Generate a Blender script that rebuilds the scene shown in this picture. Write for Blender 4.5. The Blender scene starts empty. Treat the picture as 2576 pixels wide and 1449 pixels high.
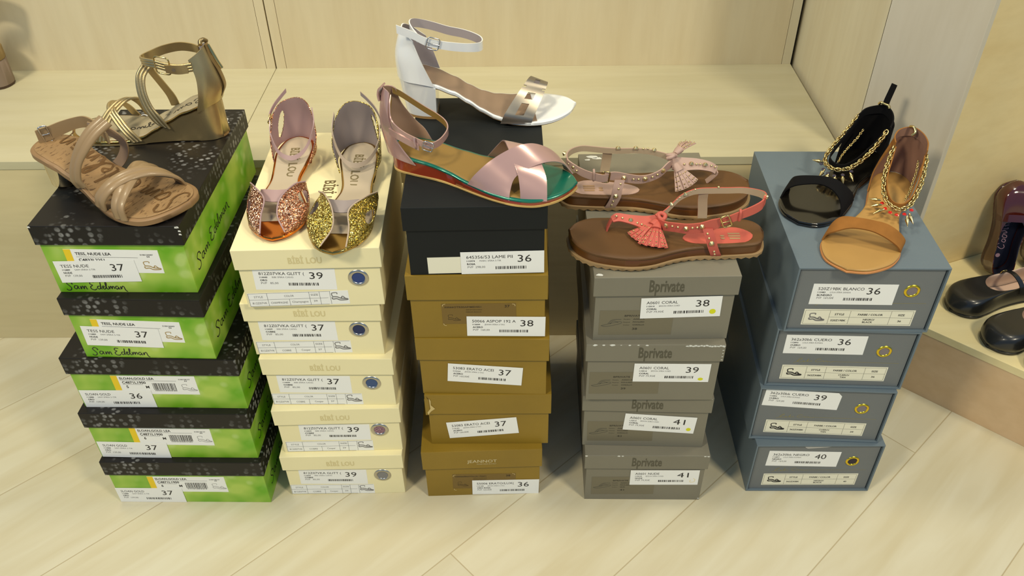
import bpy, bmesh, math, random
import numpy as np
from mathutils import Vector, Matrix

# ------------------------------------------------------------------ camera, world, lights
SC = bpy.context.scene
COL = SC.collection
cam_d = bpy.data.cameras.new('camera'); cam = bpy.data.objects.new('camera', cam_d); COL.objects.link(cam)
cam_d.sensor_width = 36.0; cam_d.lens = 2135.06 / 2576 * 36; cam_d.clip_start = 0.02
_r = Vector((0.9999, 0.0055, -0.0116)).normalized()
_f = Vector((-0.0116, 0.7756, -0.6311)).normalized()
_u = _r.cross(_f).normalized(); _r = _f.cross(_u).normalized()
cam.matrix_world = Matrix(((_r.x, _u.x, -_f.x, 0), (_r.y, _u.y, -_f.y, 0), (_r.z, _u.z, -_f.z, 1.144), (0, 0, 0, 1)))
SC.camera = cam
SC.view_settings.view_transform = 'Standard'; SC.view_settings.look = 'None'
SC.view_settings.gamma = 1.0; SC.view_settings.exposure = 0.05
try: SC.view_settings.use_curve_mapping = False
except Exception: pass
W = bpy.data.worlds.new('shop_ambient'); SC.world = W; W.use_nodes = True
W.node_tree.nodes['Background'].inputs[0].default_value = (0.34, 0.62, 1.0, 1)
W.node_tree.nodes['Background'].inputs[1].default_value = 0.39

def area(name, loc, target, size, power, color, size_y=None):
    l = bpy.data.lights.new(name, 'AREA'); l.energy = power; l.color = color; l.size = size
    if size_y: l.shape = 'RECTANGLE'; l.size_y = size_y
    o = bpy.data.objects.new(name, l); COL.objects.link(o); o.location = loc
    d = Vector(target) - Vector(loc); o.rotation_euler = d.to_track_quat('-Z', 'Y').to_euler()
    return o
WARM = (1.0, 0.885, 0.65)
area('ceiling_light', (-0.85, 1.12, 2.55), (-0.35, 1.0, 0.3), 0.30, 15, WARM)
area('ceiling_light', (0.95, 1.08, 2.55), (0.35, 1.0, 0.3), 0.30, 12, WARM)
area('ceiling_light', (-1.5, -0.55, 2.6), (-0.2, 1.0, 0.3), 0.40, 41, WARM)
area('ceiling_light', (1.5, -0.60, 2.6), (0.2, 1.0, 0.3), 0.40, 38, WARM)

# ------------------------------------------------------------------ materials
def lin(c):
    return tuple(((v/255)/12.92 if v/255 <= 0.04045 else ((v/255+0.055)/1.055)**2.4) for v in c)
_M = {}
def mat(name, rgb, rough=0.5, metal=0.0, var=0.0, vscale=30.0, bump=0.0, bscale=300.0, coat=0.0, spec=None, sheen=0.0, stretch=None, rgb2=None):
    if name in _M: return _M[name]
    m = bpy.data.materials.new(name); m.use_nodes = True; nt = m.node_tree; b = nt.nodes['Principled BSDF']
    c = lin(rgb) + (1,)
    b.inputs['Base Color'].default_value = c; b.inputs['Roughness'].default_value = rough; b.inputs['Metallic'].default_value = metal
    if coat: b.inputs['Coat Weight'].default_value = coat; b.inputs['Coat Roughness'].default_value = 0.08
    if spec is not None: b.inputs['Specular IOR Level'].default_value = spec
    if sheen: b.inputs['Sheen Weight'].default_value = sheen
    if var or bump:
        tc = nt.nodes.new('ShaderNodeTexCoord')
        src = tc.outputs['Object']
        if stretch:
            mp = nt.nodes.new('ShaderNodeMapping'); mp.inputs['Scale'].default_value = stretch
            nt.links.new(src, mp.inputs['Vector']); src = mp.outputs['Vector']
    if var:
        n = nt.nodes.new('ShaderNodeTexNoise'); n.inputs['Scale'].default_value = vscale; n.inputs['Detail'].default_value = 6
        nt.links.new(src, n.inputs['Vector'])
        r = nt.nodes.new('ShaderNodeValToRGB')
        c2 = lin(rgb2) if rgb2 else tuple(x*(1-var) for x in c[:3])
        r.color_ramp.elements[0].position = 0.32; r.color_ramp.elements[1].position = 0.68
        r.color_ramp.elements[0].color = c2 + (1,)
        r.color_ramp.elements[1].color = (c if rgb2 else tuple(min(1, x*(1+var*0.4)) for x in c[:3]) + (1,))
        nt.links.new(n.outputs['Fac'], r.inputs['Fac']); nt.links.new(r.outputs['Color'], b.inputs['Base Color'])
    if bump:
        n2 = nt.nodes.new('ShaderNodeTexNoise'); n2.inputs['Scale'].default_value = bscale; n2.inputs['Detail'].default_value = 4
        nt.links.new(src, n2.inputs['Vector'])
        bp = nt.nodes.new('ShaderNodeBump'); bp.inputs['Strength'].default_value = bump; bp.inputs['Distance'].default_value = 0.001
        nt.links.new(n2.outputs['Fac'], bp.inputs['Height']); nt.links.new(bp.outputs['Normal'], b.inputs['Normal'])
    _M[name] = m
    return m

def wood(name, rgb, rgb2, axis, rough=0.42):
    sc = {'x': (1.2, 14, 14), 'y': (14, 1.2, 14), 'z': (14, 14, 1.2)}[axis]
    m = mat(name, rgb, rough=rough, var=0.1, vscale=1.6, rgb2=rgb2, stretch=sc, spec=0.35)
    nt = m.node_tree; b = nt.nodes['Principled BSDF']
    src = b.inputs['Base Color'].links[0].from_socket
    n = nt.nodes.new('ShaderNodeTexNoise'); n.inputs['Scale'].default_value = 90; n.inputs['Detail'].default_value = 3
    tc = nt.nodes.new('ShaderNodeTexCoord'); mp = nt.nodes.new('ShaderNodeMapping')
    mp.inputs['Scale'].default_value = {'x': (.12, 1, 1), 'y': (1, .12, 1), 'z': (1, 1, .12)}[axis]
    nt.links.new(tc.outputs['Object'], mp.inputs['Vector']); nt.links.new(mp.outputs['Vector'], n.inputs['Vector'])
    mx = nt.nodes.new('ShaderNodeMix'); mx.data_type = 'RGBA'; mx.blend_type = 'MULTIPLY'
    rp = nt.nodes.new('ShaderNodeValToRGB'); rp.color_ramp.elements[0].color = (.86, .84, .80, 1); rp.color_ramp.elements[1].color = (1, 1, 1, 1)
    rp.color_ramp.elements[0].position = .35; rp.color_ramp.elements[1].position = .6
    nt.links.new(n.outputs['Fac'], rp.inputs['Fac']); mx.inputs['Factor'].default_value = 0.22
    nt.links.new(src, mx.inputs['A']); nt.links.new(rp.outputs['Color'], mx.inputs['B'])
    nt.links.new(mx.outputs['Result'], b.inputs['Base Color'])
    return m

# ------------------------------------------------------------------ object helpers
def thing(name, label, cat, loc=(0, 0, 0), rotz=0.0, group=None):
    o = bpy.data.objects.new(name, None); COL.objects.link(o); o.empty_display_size = 0.02
    o.location = loc; o.rotation_euler = (0, 0, rotz); o['label'] = label; o['category'] = cat
    if group: o['group'] = group
    return o
def mesh_obj(name, verts, faces, mats, parent=None, smooth=False, mi=None, label=None, kind=None):
    me = bpy.data.meshes.new(name); me.from_pydata([tuple(map(float, v)) for v in verts], [], faces); me.update()
    for m in (mats if isinstance(mats, (list, tuple)) else [mats]): me.materials.append(m)
    if mi is not None:
        for p, k in zip(me.polygons, mi): p.material_index = k
    if smooth:
        for p in me.polygons: p.use_smooth = True
    o = bpy.data.objects.new(name, me); COL.objects.link(o)
    if parent: o.parent = parent
    if label: o['label'] = label
    if kind: o['kind'] = kind
    return o
class MB:
    """collects shapes into one mesh"""
    def __init__(s): s.v = []; s.f = []; s.mi = []
    def add(s, V, F, k=0):
        n = len(s.v); s.v += [tuple(map(float, p)) for p in V]; s.f += [tuple(i+n for i in f) for f in F]; s.mi += [k]*len(F); return s
    def box(s, a, b, k=0):
        (x0, y0, z0), (x1, y1, z1) = a, b
        return s.add([(x0,y0,z0),(x1,y0,z0),(x1,y1,z0),(x0,y1,z0),(x0,y0,z1),(x1,y0,z1),(x1,y1,z1),(x0,y1,z1)],
                     [(0,3,2,1),(4,5,6,7),(0,1,5,4),(1,2,6,5),(2,3,7,6),(3,0,4,7)], k)
    def prism(s, poly, z0, z1, k=0):
        n = len(poly)
        V = [(x, y, z0) for x, y in poly] + [(x, y, z1) for x, y in poly]
        F = [tuple(range(n-1, -1, -1)), tuple(range(n, 2*n))] + [(i, (i+1) % n, n+(i+1) % n, n+i) for i in range(n)]
        return s.add(V, F, k)
    def obj(s, name, mats, parent=None, smooth=False, bevel=0.0, label=None, kind=None, segs=2):
        o = mesh_obj(name, s.v, s.f, mats, parent, smooth, s.mi, label, kind)
        if bevel:
            bm = bmesh.new(); bm.from_mesh(o.data)
            bmesh.ops.remove_doubles(bm, verts=bm.verts, dist=1e-6)
            es = [e for e in bm.edges if len(e.link_faces) == 2 and e.calc_face_angle(0) > 0.5]
            bmesh.ops.bevel(bm, geom=es, offset=bevel, segments=segs, affect='EDGES', profile=0.6)
            bm.to_mesh(o.data); bm.free()
        return o

# ------------------------------------------------------------------ flat print: text, strokes, bars
_T = {}
def _textgeo(s, bold):
    key = (s, bold)
    if key in _T: return _T[key]
    cu = bpy.data.curves.new('tmp', 'FONT'); cu.body = s; cu.size = 1.0; cu.resolution_u = 2; cu.fill_mode = 'FRONT'
    if bold: cu.offset = 0.022
    o = bpy.data.objects.new('tmp', cu); COL.objects.link(o)
    me = bpy.data.meshes.new_from_object(o.evaluated_get(bpy.context.evaluated_depsgraph_get()))
    V = [(v.co.x, v.co.y) for v in me.vertices]; F = [tuple(p.vertices) for p in me.polygons]
    bpy.data.objects.remove(o); bpy.data.curves.remove(cu); bpy.data.meshes.remove(me)
    _T[key] = (V, F); return _T[key]
_CAP = [None]
class Print:
    """a flat print in (u, v) metres, v up, placed on a plane"""
    def __init__(s): s.v = []; s.f = []; s.mi = []
    def _add(s, V, F, k=0):
        n = len(s.v); s.v += V; s.f += [tuple(i+n for i in f) for f in F]; s.mi += [k]*len(F)
    def text(s, t, x, y, cap, width=None, bold=False, k=0, align='l', slant=0.0):
        if _CAP[0] is None:
            ys = [p[1] for p in _textgeo('H', False)[0]]; _CAP[0] = max(ys)-min(ys)
        V, F = _textgeo(t, bold)
        if not V: return
        x0 = min(p[0] for p in V); x1 = max(p[0] for p in V)
        sy = cap/_CAP[0]; sx = (width/(x1-x0)) if width else sy
        w = (x1-x0)*sx
        ox = x - (w/2 if align == 'c' else 0)
        s._add([(ox+(p[0]-x0)*sx+slant*p[1]*sy, y+p[1]*sy) for p in V], F, k)
    def rect(s, x0, y0, x1, y1, k=0):
        s._add([(x0,y0),(x1,y0),(x1,y1),(x0,y1)], [(0,1,2,3)], k)
    def line(s, x0, y0, x1, y1, w, k=0): s.stroke([(x0,y0),(x1,y1)], w, k, False)
    def stroke(s, pts, w, k=0, smooth=True):
        P = catmull([Vector((p[0], p[1], 0)) for p in pts], 5) if smooth and len(pts) > 2 else [Vector((p[0], p[1], 0)) for p in pts]
        n = len(P); V = []
        for i, p in enumerate(P):
            t = (P[min(i+1, n-1)]-P[max(i-1, 0)])
            if t.length < 1e-9: t = Vector((1, 0, 0))
            t.normalize(); q = Vector((-t.y, t.x, 0))*w/2
            V += [(p.x+q.x, p.y+q.y), (p.x-q.x, p.y-q.y)]
        s._add(V, [(2*i, 2*i+1, 2*i+3, 2*i+2) for i in range(n-1)], k)
    def ell(s, cx, cy, rx, ry, k=0, n=20):
        s._add([(cx+rx*math.cos(2*math.pi*i/n), cy+ry*math.sin(2*math.pi*i/n)) for i in range(n)], [tuple(range(n))], k)
    def bars(s, x0, y0, x1, y1, seed=1, k=0, n=44):
        r = random.Random(seed); x = x0; u = (x1-x0)/n
        while x < x1-u:
            w = u*r.choice((1, 1, 1.6, 2.2)); s.rect(x, y0, min(x+w*.8, x1), y1, k); x += w + u*r.choice((.5, .7, 1.3))
    def obj(s, name, mats, parent, mapf, label=None):
        return mesh_obj(name, [mapf(*p) for p in s.v], s.f, mats, parent, False, s.mi, label)

def catmull(P, seg, closed=False):
    P = [Vector(p) for p in P]; n = len(P); out = []
    if n < 2: return P
    rng = range(n if closed else n-1)
    for i in rng:
        if closed: a, b, c, d = P[(i-1) % n], P[i], P[(i+1) % n], P[(i+2) % n]
        else:
            b, c = P[i], P[i+1]
            a = P[i-1] if i > 0 else b*2-c
            d = P[i+2] if i+2 < n else c*2-b
        for j in range(seg):
            t = j/seg; t2 = t*t; t3 = t2*t
            out.append(0.5*((2*b)+(c-a)*t+(2*a-5*b+4*c-d)*t2+(3*b-a-3*c+d)*t3))
    if not closed: out.append(P[-1].copy())
    return out

# ------------------------------------------------------------------ setting
m_wall = wood('wall_maple', (215, 203, 171), (209, 195, 161), 'z')
m_ledge = wood('ledge_maple', (201, 194, 162), (195, 187, 152), 'x')
m_front = wood('front_maple', (222, 206, 162), (215, 198, 152), 'x')
m_side = wood('side_maple', (214, 206, 178), (208, 198, 168), 'z')
m_side2 = wood('side_maple_pale', (208, 200, 180), (202, 192, 170), 'z')
m_niche = wood('niche_maple', (230, 208, 154), (224, 199, 142), 'x')
m_corner = wood('corner_front_maple', (216, 186, 146), (208, 176, 134), 'x')
m_dark = mat('gap_shade', (40, 32, 24), rough=0.9)  # dark colour standing in for the shade inside the wall gaps

def floor_material():
    m = bpy.data.materials.new('floor_planks'); m.use_nodes = True; nt = m.node_tree; b = nt.nodes['Principled BSDF']
    N = nt.nodes.new; Lk = nt.links.new
    tc = N('ShaderNodeTexCoord'); sp = N('ShaderNodeSeparateXYZ'); Lk(tc.outputs['Object'], sp.inputs[0])
    def M(op, a, b_=None, c=None):
        n = N('ShaderNodeMath'); n.operation = op
        for i, x in enumerate((a, b_, c)):
            if x is None: continue
            if isinstance(x, (int, float)): n.inputs[i].default_value = x
            else: Lk(x, n.inputs[i])
        return n.outputs[0]
    ca, sa = math.cos(math.radians(43.7)), math.sin(math.radians(43.7))
    X, Y = sp.outputs[0], sp.outputs[1]
    t = M('ADD', M('MULTIPLY', X, ca), M('MULTIPLY', Y, sa))
    o = M('ADD', M('MULTIPLY', X, -sa), M('MULTIPLY', Y, ca))
    pw, pl = 0.2005, 1.38
    q = M('DIVIDE', M('SUBTRACT', o, 0.2245), pw)
    row = M('FLOOR', q); fr = M('FRACT', q)
    tt = M('DIVIDE', M('ADD', M('SUBTRACT', t, 0.4419), M('MULTIPLY', M('SUBTRACT', row, 1), 0.702)), pl)
    ix = M('FLOOR', tt); ft = M('FRACT', tt)
    e1 = M('MULTIPLY', M('MINIMUM', fr, M('SUBTRACT', 1, fr)), pw)
    e2 = M('MULTIPLY', M('MINIMUM', ft, M('SUBTRACT', 1, ft)), pl)
    e = M('MINIMUM', e1, e2)
    gap = M('SMOOTH_MIN', M('DIVIDE', e, 0.0014), 1.0, 0.2)
    # per plank tone and grain
    cx = N('ShaderNodeCombineXYZ'); Lk(row, cx.inputs[0]); Lk(ix, cx.inputs[1])
    wn = N('ShaderNodeTexWhiteNoise'); wn.noise_dimensions = '3D'; Lk(cx.outputs[0], wn.inputs['Vector'])
    gv = N('ShaderNodeCombineXYZ'); Lk(M('MULTIPLY', t, 1.6), gv.inputs[0]); Lk(M('MULTIPLY', o, 13), gv.inputs[1]); Lk(M('MULTIPLY', row, 3.7), gv.inputs[2])
    ns = N('ShaderNodeTexNoise'); ns.inputs['Scale'].default_value = 2.0; ns.inputs['Detail'].default_value = 7; ns.inputs['Distortion'].default_value = 0.6
    Lk(gv.outputs[0], ns.inputs['Vector'])
    rp = N('ShaderNodeValToRGB'); rp.color_ramp.elements[0].position = .3; rp.color_ramp.elements[1].position = .7
    rp.color_ramp.elements[0].color = lin((203, 192, 158))+(1,); rp.color_ramp.elements[1].color = lin((215, 208, 181))+(1,)
    Lk(ns.outputs['Fac'], rp.inputs['Fac'])
    hs = N('ShaderNodeHueSaturation'); Lk(rp.outputs['Color'], hs.inputs['Color'])
    Lk(M('ADD', M('MULTIPLY', wn.outputs['Value'], 0.08), 0.96), hs.inputs['Value'])
    mx = N('ShaderNodeMix'); mx.data_type = 'RGBA'; Lk(gap, mx.inputs['Factor'])
    mx.inputs['A'].default_value = lin((172, 155, 118))+(1,); Lk(hs.outputs['Color'], mx.inputs['B'])
    Lk(mx.outputs['Result'], b.inputs['Base Color'])
    b.inputs['Roughness'].default_value = 0.36; b.inputs['Specular IOR Level'].default_value = 0.4
    bp = N('ShaderNodeBump'); bp.inputs['Strength'].default_value = 0.25; bp.inputs['Distance'].default_value = 0.0006
    Lk(gap, bp.inputs['Height']); Lk(bp.outputs['Normal'], b.inputs['Normal'])
    return m
MB().box((-3.2, -1.6, -0.02), (3.2, 2.2, 0.0)).obj('floor', [floor_material()], kind='structure')

YB, YL, ZL = 1.6166, 1.2536, 0.4074
b = MB(); 
for x0, x1 in ((-2.2, -.5165), (-.4750, .5258)): b.box((x0, YB, ZL-.03), (x1, YB+.016, 1.5))
b.obj('wall_back', [m_wall], kind='structure', bevel=.0006)
b = MB()
for x0, x1 in ((-.5158, -.4978), (-.4952, -.4757)): b.box((x0, YB, ZL-.03), (x1, YB+.016, 1.5))
b.obj('trim_1', [m_wall], kind='structure', bevel=.0006)
MB().box((.5265, YB, ZL-.03), (.5440, YB+.016, 1.5)).obj('trim_2', [m_side], kind='structure', bevel=.0006)
MB().box((-2.2, YB+.017, 0), (.60, YB+.03, 1.5)).obj('gap_shade_board', [m_dark], kind='structure')  # board added behind the wall boards, coloured dark so gaps read as shade

t = thing('display_ledge', 'long pale maple display ledge behind the stacks of boxes', 'ledge', (0, YL, 0))
for x0, x1 in ((-2.2, -.4970), (-.4959, .5445)):
    MB().box((x0, 0, ZL-.0155), (x1, YB-YL, ZL)).obj('top_board', [m_ledge], t, bevel=.0007)
MB().box((-2.2, .002, 0), (.5445, .018, ZL-.0162)).obj('front_panel', [m_front], t, bevel=.0007)

# gable panel of the long display and the stile of the corner display
b = MB(); b.prism([(.5515, YB+.03), (.5550, 1.2582), (.5665, 1.2700), (.5700, YB+.03)], 0, 1.5)
b.obj('wall_right', [m_side], kind='structure', bevel=.0008)
b = MB(); A = Vector((.5556, 1.2562)); E = Vector((.6522, 1.1530)); d = (E-A).normalized(); nn = Vector((-d.y, d.x))
P = [A-d*.0008, E, E+nn*.018, A+nn*.018-d*.002]
b.prism([(p.x, p.y) for p in P], 0, 1.5)
b.obj('trim_3', [m_side2], kind='structure', bevel=.0008)
# corner niche
b = MB(); P0 = Vector((.672, 1.2340)); P1 = Vector((2.3, 1.8910)); n2 = Vector((-(P1-P0).y, (P1-P0).x)).normalized()*.016
b.prism([tuple(P0), tuple(P1), tuple(P1+n2), tuple(P0+n2)], 0, 1.5)
b.obj('wall_corner', [m_niche], kind='structure')
t = thing('corner_display_ledge', 'low maple corner ledge carrying the black and burgundy shoes', 'ledge', (.652, 1.153, 0))
F0 = Vector((.654, 1.1520)); F1 = Vector((1.40, .4780)); fd = (F1-F0).normalized(); fn = Vector((-fd.y, fd.x))
def rel(p): return (p[0]-.652, p[1]-1.153)
W1 = Vector((2.2, 1.8500)); W0 = Vector((.670, 1.2325))
poly = [F0+fn*.0, F1, W1, W0]
MB().prism([rel(p) for p in poly], .134, .149).obj('top_board', [wood('corner_top_maple', (230, 216, 166), (224, 208, 154), 'x')], t, bevel=.0008)
fp = [F0+fn*.001, F1+fn*.001, F1+fn*.017, F0+fn*.017]
MB().prism([rel(p) for p in fp], 0, .1335).obj('front_panel', [m_corner], t, bevel=.0006)

# ------------------------------------------------------------------ shoe boxes
KD = {'g': (.2541, .1036, .0319, .355), 'h': (.1944, .1109, .0298, .3168), 'c': (.1931, .0989, .0321, .309), 'b': (.1894, .1133, .0417, .303),
      'k': (.1824, .108, .0349, .2959), 'p': (.1931, .1133, .0319, .3183), 'l': (.1997, .1130, .0282, .3044)}
BX = {'G5':(-0.6626,0.8530,-0.66), 'G4':(-0.6644,0.8604,-0.80), 'G3':(-0.6612,0.8710,-1.29), 'G2':(-0.6246,0.8705,-1.81), 'G1':(-0.6276,0.8807,-0.80),
 'C5':(-0.3836,0.8650,1.23), 'C4':(-0.3793,0.8717,1.65), 'C3':(-0.3806,0.8819,-0.31), 'C2':(-0.3886,0.8881,-0.09), 'C1':(-0.3770,0.8772,1.54),
 'B4':(-0.1588,0.8615,2.01), 'B3':(-0.1462,0.8764,0.09), 'B2':(-0.1511,0.8770,-1.06), 'B1':(-0.1546,0.8750,-0.02), 'K1':(-0.1496,0.8733,0.92),
 'P4':(0.0967,0.8551,-0.60), 'P3':(0.0896,0.8734,-1.81), 'P2':(0.0891,0.8626,-0.52), 'P1':(0.0948,0.8685,0.68),
 'L4':(0.3658,0.8738,-0.19), 'L3':(0.3554,0.8887,-3.00), 'L2':(0.3609,0.8940,-2.75), 'L1':(0.3671,0.8891,-1.05)}
LB = {'G1_price':(0.0659,0.0363,1.4),'G1_brand':(0.0929,0.0530,-0.8),'G2_price':(0.0675,0.0402,-1.6),'G2_brand':(0.0925,0.0515,-1.6),
'G3_price':(0.0597,0.0186,0.8),'G3_brand':(0.1235,0.0480,0.1),'G4_price':(0.0599,0.0182,-1.1),'G4_brand':(0.1269,0.0490,-0.6),
'G5_price':(0.0576,0.0182,0.0),'G5_brand':(0.1248,0.0460,-0.1),
'C1_price':(0.0750,0.0474,-1.6),'C1_table':(0.0746,0.0138,0.8),'C1_grommet':(0.1594,0.0474),
'C2_price':(0.0720,0.0460,-0.2),'C2_table':(0.0755,0.0146,0.9),'C2_grommet':(0.1582,0.0482),
'C3_price':(0.0723,0.0441,-0.8),'C3_table':(0.0721,0.0128,0.1),'C3_grommet':(0.1576,0.0469),
'C4_price':(0.0887,0.0446,-1.6),'C4_table':(0.0763,0.0129,-0.7),'C4_grommet':(0.1580,0.0479),
'C5_price':(0.0774,0.0446,-1.8),'C5_table':(0.0721,0.0134,-0.9),'C5_grommet':(0.1571,0.0468),
'L1_price':(0.0829,0.0654,-0.4),'L1_table':(0.0989,0.0241,-0.6),'L1_grommet':(0.1600,0.0719),
'L2_price':(0.0729,0.0825,0.5),'L2_table':(0.0967,0.0270,0.3),'L2_grommet':(0.1585,0.0726),
'L3_price':(0.0658,0.0885,-2.8),'L3_table':(0.0969,0.0264,-0.5),'L3_grommet':(0.1582,0.0723),
'L4_price':(0.0795,0.0773,-1.6),'L4_table':(0.0998,0.0264,0.1),'L4_grommet':(0.1587,0.0716),
'K1_price':(0.1247,0.0193,0.5),'K1_under':(0.0850,0.0160,0.7),'B1_brand':(0.0959,0.0446,0.5),'B1_price':(0.1325,0.0214,-0.8),
'B2_price':(0.0968,0.0410,-4.3),'B3_price':(0.0846,0.0375,6.1),'B4_price':(0.1308,0.0190,-1.2),'B4_brand':(0.0963,0.0353,-1.2),
'P1_price':(0.1197,0.0588,1.4),'P1_brand':(0.0610,0.0318,-0.5),'P2_price':(0.1240,0.0564,-0.4),'P2_brand':(0.0579,0.0351,0.2),
'P3_price':(0.1189,0.0532,-3.4),'P3_brand':(0.0601,0.0337,1.2),'P4_price':(0.1279,0.0573,0.5),'P4_brand':(0.0635,0.0361,0.5)}
STACKS = [('G5','G4','G3','G2','G1'), ('C5','C4','C3','C2','C1'), ('B4','B3','B2','B1','K1'), ('P4','P3','P2','P1'), ('L4','L3','L2','L1')]
KIND = {'G1': 'h', 'G2': 'h', 'K1': 'k'}

m_paper = mat('label_paper', (243, 243, 238), rough=0.45)
m_paper2 = mat('cream_label_paper', (236, 232, 208), rough=0.5)
m_ink = mat('black_ink', (34, 32, 34), rough=0.5)
m_greyink = mat('grey_ink', (120, 118, 116), rough=0.5)
m_yellow = mat('label_yellow', (240, 205, 30), rough=0.5)
m_lime = mat('highlighter_yellow', (222, 222, 20), rough=0.5)
m_tanink = mat('tan_ink', (170, 140, 80), rough=0.5)
m_cream = mat('cream_card', (244, 233, 184), rough=0.55, var=.03, vscale=14)
m_creamtext = mat('cream_emboss', (220, 205, 150), rough=0.5)
m_brown = mat('brown_card', (143, 114, 30), rough=0.5, var=.12, vscale=9, bump=.15, bscale=500)
m_grey = mat('grey_card', (126, 121, 104), rough=0.5, var=.05, vscale=10, bump=.1, bscale=500)
m_blackcard = mat('black_card', (24, 27, 27), rough=0.6, spec=0.25, var=.08, vscale=12)
m_blue = mat('slate_blue_card', (102, 116, 124), rough=0.5, var=.04, vscale=14, bump=.2, bscale=900)
m_drawer = mat('slate_grey_card', (112, 116, 116), rough=0.55, var=.04, vscale=14, bump=.2, bscale=900)
m_gold = mat('gold_metal', (214, 178, 84), rough=0.24, metal=1)
m_brass = mat('yellow_brass', (226, 196, 60), rough=0.25, metal=1)
m_steel = mat('steel', (190, 186, 176), rough=0.28, metal=1)
m_worn = mat('worn_white_card', (225, 225, 215), rough=0.7)

def green_material():
    m = bpy.data.materials.new('green_printed_card'); m.use_nodes = True; nt = m.node_tree; b = nt.nodes['Principled BSDF']; N = nt.nodes.new; L = nt.links.new
    tc = N('ShaderNodeTexCoord')
    n1 = N('ShaderNodeTexNoise'); n1.inputs['Scale'].default_value = 16; n1.inputs['Detail'].default_value = 2
    L(tc.outputs['Object'], n1.inputs['Vector'])
    r1 = N('ShaderNodeValToRGB'); r1.color_ramp.elements[0].position = .38; r1.color_ramp.elements[1].position = .66
    r1.color_ramp.elements[0].color = lin((104, 170, 8))+(1,); r1.color_ramp.elements[1].color = lin((176, 204, 84))+(1,)
    L(n1.outputs['Fac'], r1.inputs['Fac'])
    v = N('ShaderNodeTexVoronoi'); v.inputs['Scale'].default_value = 52; v.feature = 'SMOOTH_F1'; v.inputs['Randomness'].default_value = 1
    L(tc.outputs['Object'], v.inputs['Vector'])
    r2 = N('ShaderNodeValToRGB'); r2.color_ramp.elements[0].position = .24; r2.color_ramp.elements[1].position = .42
    r2.color_ramp.elements[0].color = (1, 1, 1, 1); r2.color_ramp.elements[1].color = (0, 0, 0, 1)
    L(v.outputs['Distance'], r2.inputs['Fac'])
    n2 = N('ShaderNodeTexNoise'); n2.inputs['Scale'].default_value = 11; n2.inputs['Detail'].default_value = 1
    L(tc.outputs['Object'], n2.inputs['Vector'])
    r3 = N('ShaderNodeValToRGB'); r3.color_ramp.elements[0].position = .5; r3.color_ramp.elements[1].position = .62
    L(n2.outputs['Fac'], r3.inputs['Fac'])
    mu = N('ShaderNodeMath'); mu.operation = 'MULTIPLY'; L(r2.outputs['Color'], mu.inputs[0]); L(r3.outputs['Color'], mu.inputs[1])
    mu2 = N('ShaderNodeMath'); mu2.operation = 'MULTIPLY'; L(mu.outputs[0], mu2.inputs[0]); mu2.inputs[1].default_value = .5
    mx = N('ShaderNodeMix'); mx.data_type = 'RGBA'; L(mu2.outputs[0], mx.inputs['Factor']); L(r1.outputs['Color'], mx.inputs['A'])
    mx.inputs['B'].default_value = lin((200, 218, 140))+(1,)
    L(mx.outputs['Result'], b.inputs['Base Color']); b.inputs['Roughness'].default_value = .35
    return m
m_green = green_material()
def pebble_material():
    m = bpy.data.materials.new('black_pebble_print_card'); m.use_nodes = True; nt = m.node_tree; b = nt.nodes['Principled BSDF']; N = nt.nodes.new; L = nt.links.new
    tc = N('ShaderNodeTexCoord'); mp = N('ShaderNodeMapping'); mp.inputs['Scale'].default_value = (1, 1.25, 1); mp.inputs['Rotation'].default_value = (0, 0, .7)
    L(tc.outputs['Object'], mp.inputs['Vector'])
    v = N('ShaderNodeTexVoronoi'); v.inputs['Scale'].default_value = 105; v.inputs['Randomness'].default_value = .55
    L(mp.outputs['Vector'], v.inputs['Vector'])
    r2 = N('ShaderNodeValToRGB'); r2.color_ramp.elements[0].position = .30; r2.color_ramp.elements[1].position = .46
    r2.color_ramp.elements[0].color = (1, 1, 1, 1); r2.color_ramp.elements[1].color = (0, 0, 0, 1)
    L(v.outputs['Distance'], r2.inputs['Fac'])
    n2 = N('ShaderNodeTexNoise'); n2.inputs['Scale'].default_value = 13; n2.inputs['Detail'].default_value = 3
    L(tc.outputs['Object'], n2.inputs['Vector'])
    r3 = N('ShaderNodeValToRGB'); r3.color_ramp.elements[0].position = .44; r3.color_ramp.elements[1].position = .64
    L(n2.outputs['Fac'], r3.inputs['Fac'])
    n4 = N('ShaderNodeTexNoise'); n4.inputs['Scale'].default_value = 300; L(tc.outputs['Object'], n4.inputs['Vector'])
    mu = N('ShaderNodeMath'); mu.operation = 'MULTIPLY'; L(r2.outputs['Color'], mu.inputs[0]); L(r3.outputs['Color'], mu.inputs[1])
    mu3 = N('ShaderNodeMath'); mu3.operation = 'MULTIPLY'; L(mu.outputs[0], mu3.inputs[0]); L(n4.outputs['Fac'], mu3.inputs[1])
    mx = N('ShaderNodeMix'); mx.data_type = 'RGBA'; L(mu3.outputs[0], mx.inputs['Factor'])
    mx.inputs['A'].default_value = lin((22, 19, 17))+(1,); mx.inputs['B'].default_value = lin((190, 190, 186))+(1,)
    L(mx.outputs['Result'], b.inputs['Base Color']); b.inputs['Roughness'].default_value = .42; b.inputs['Specular IOR Level'].default_value = .3
    return m
m_pebble = pebble_material()

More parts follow.
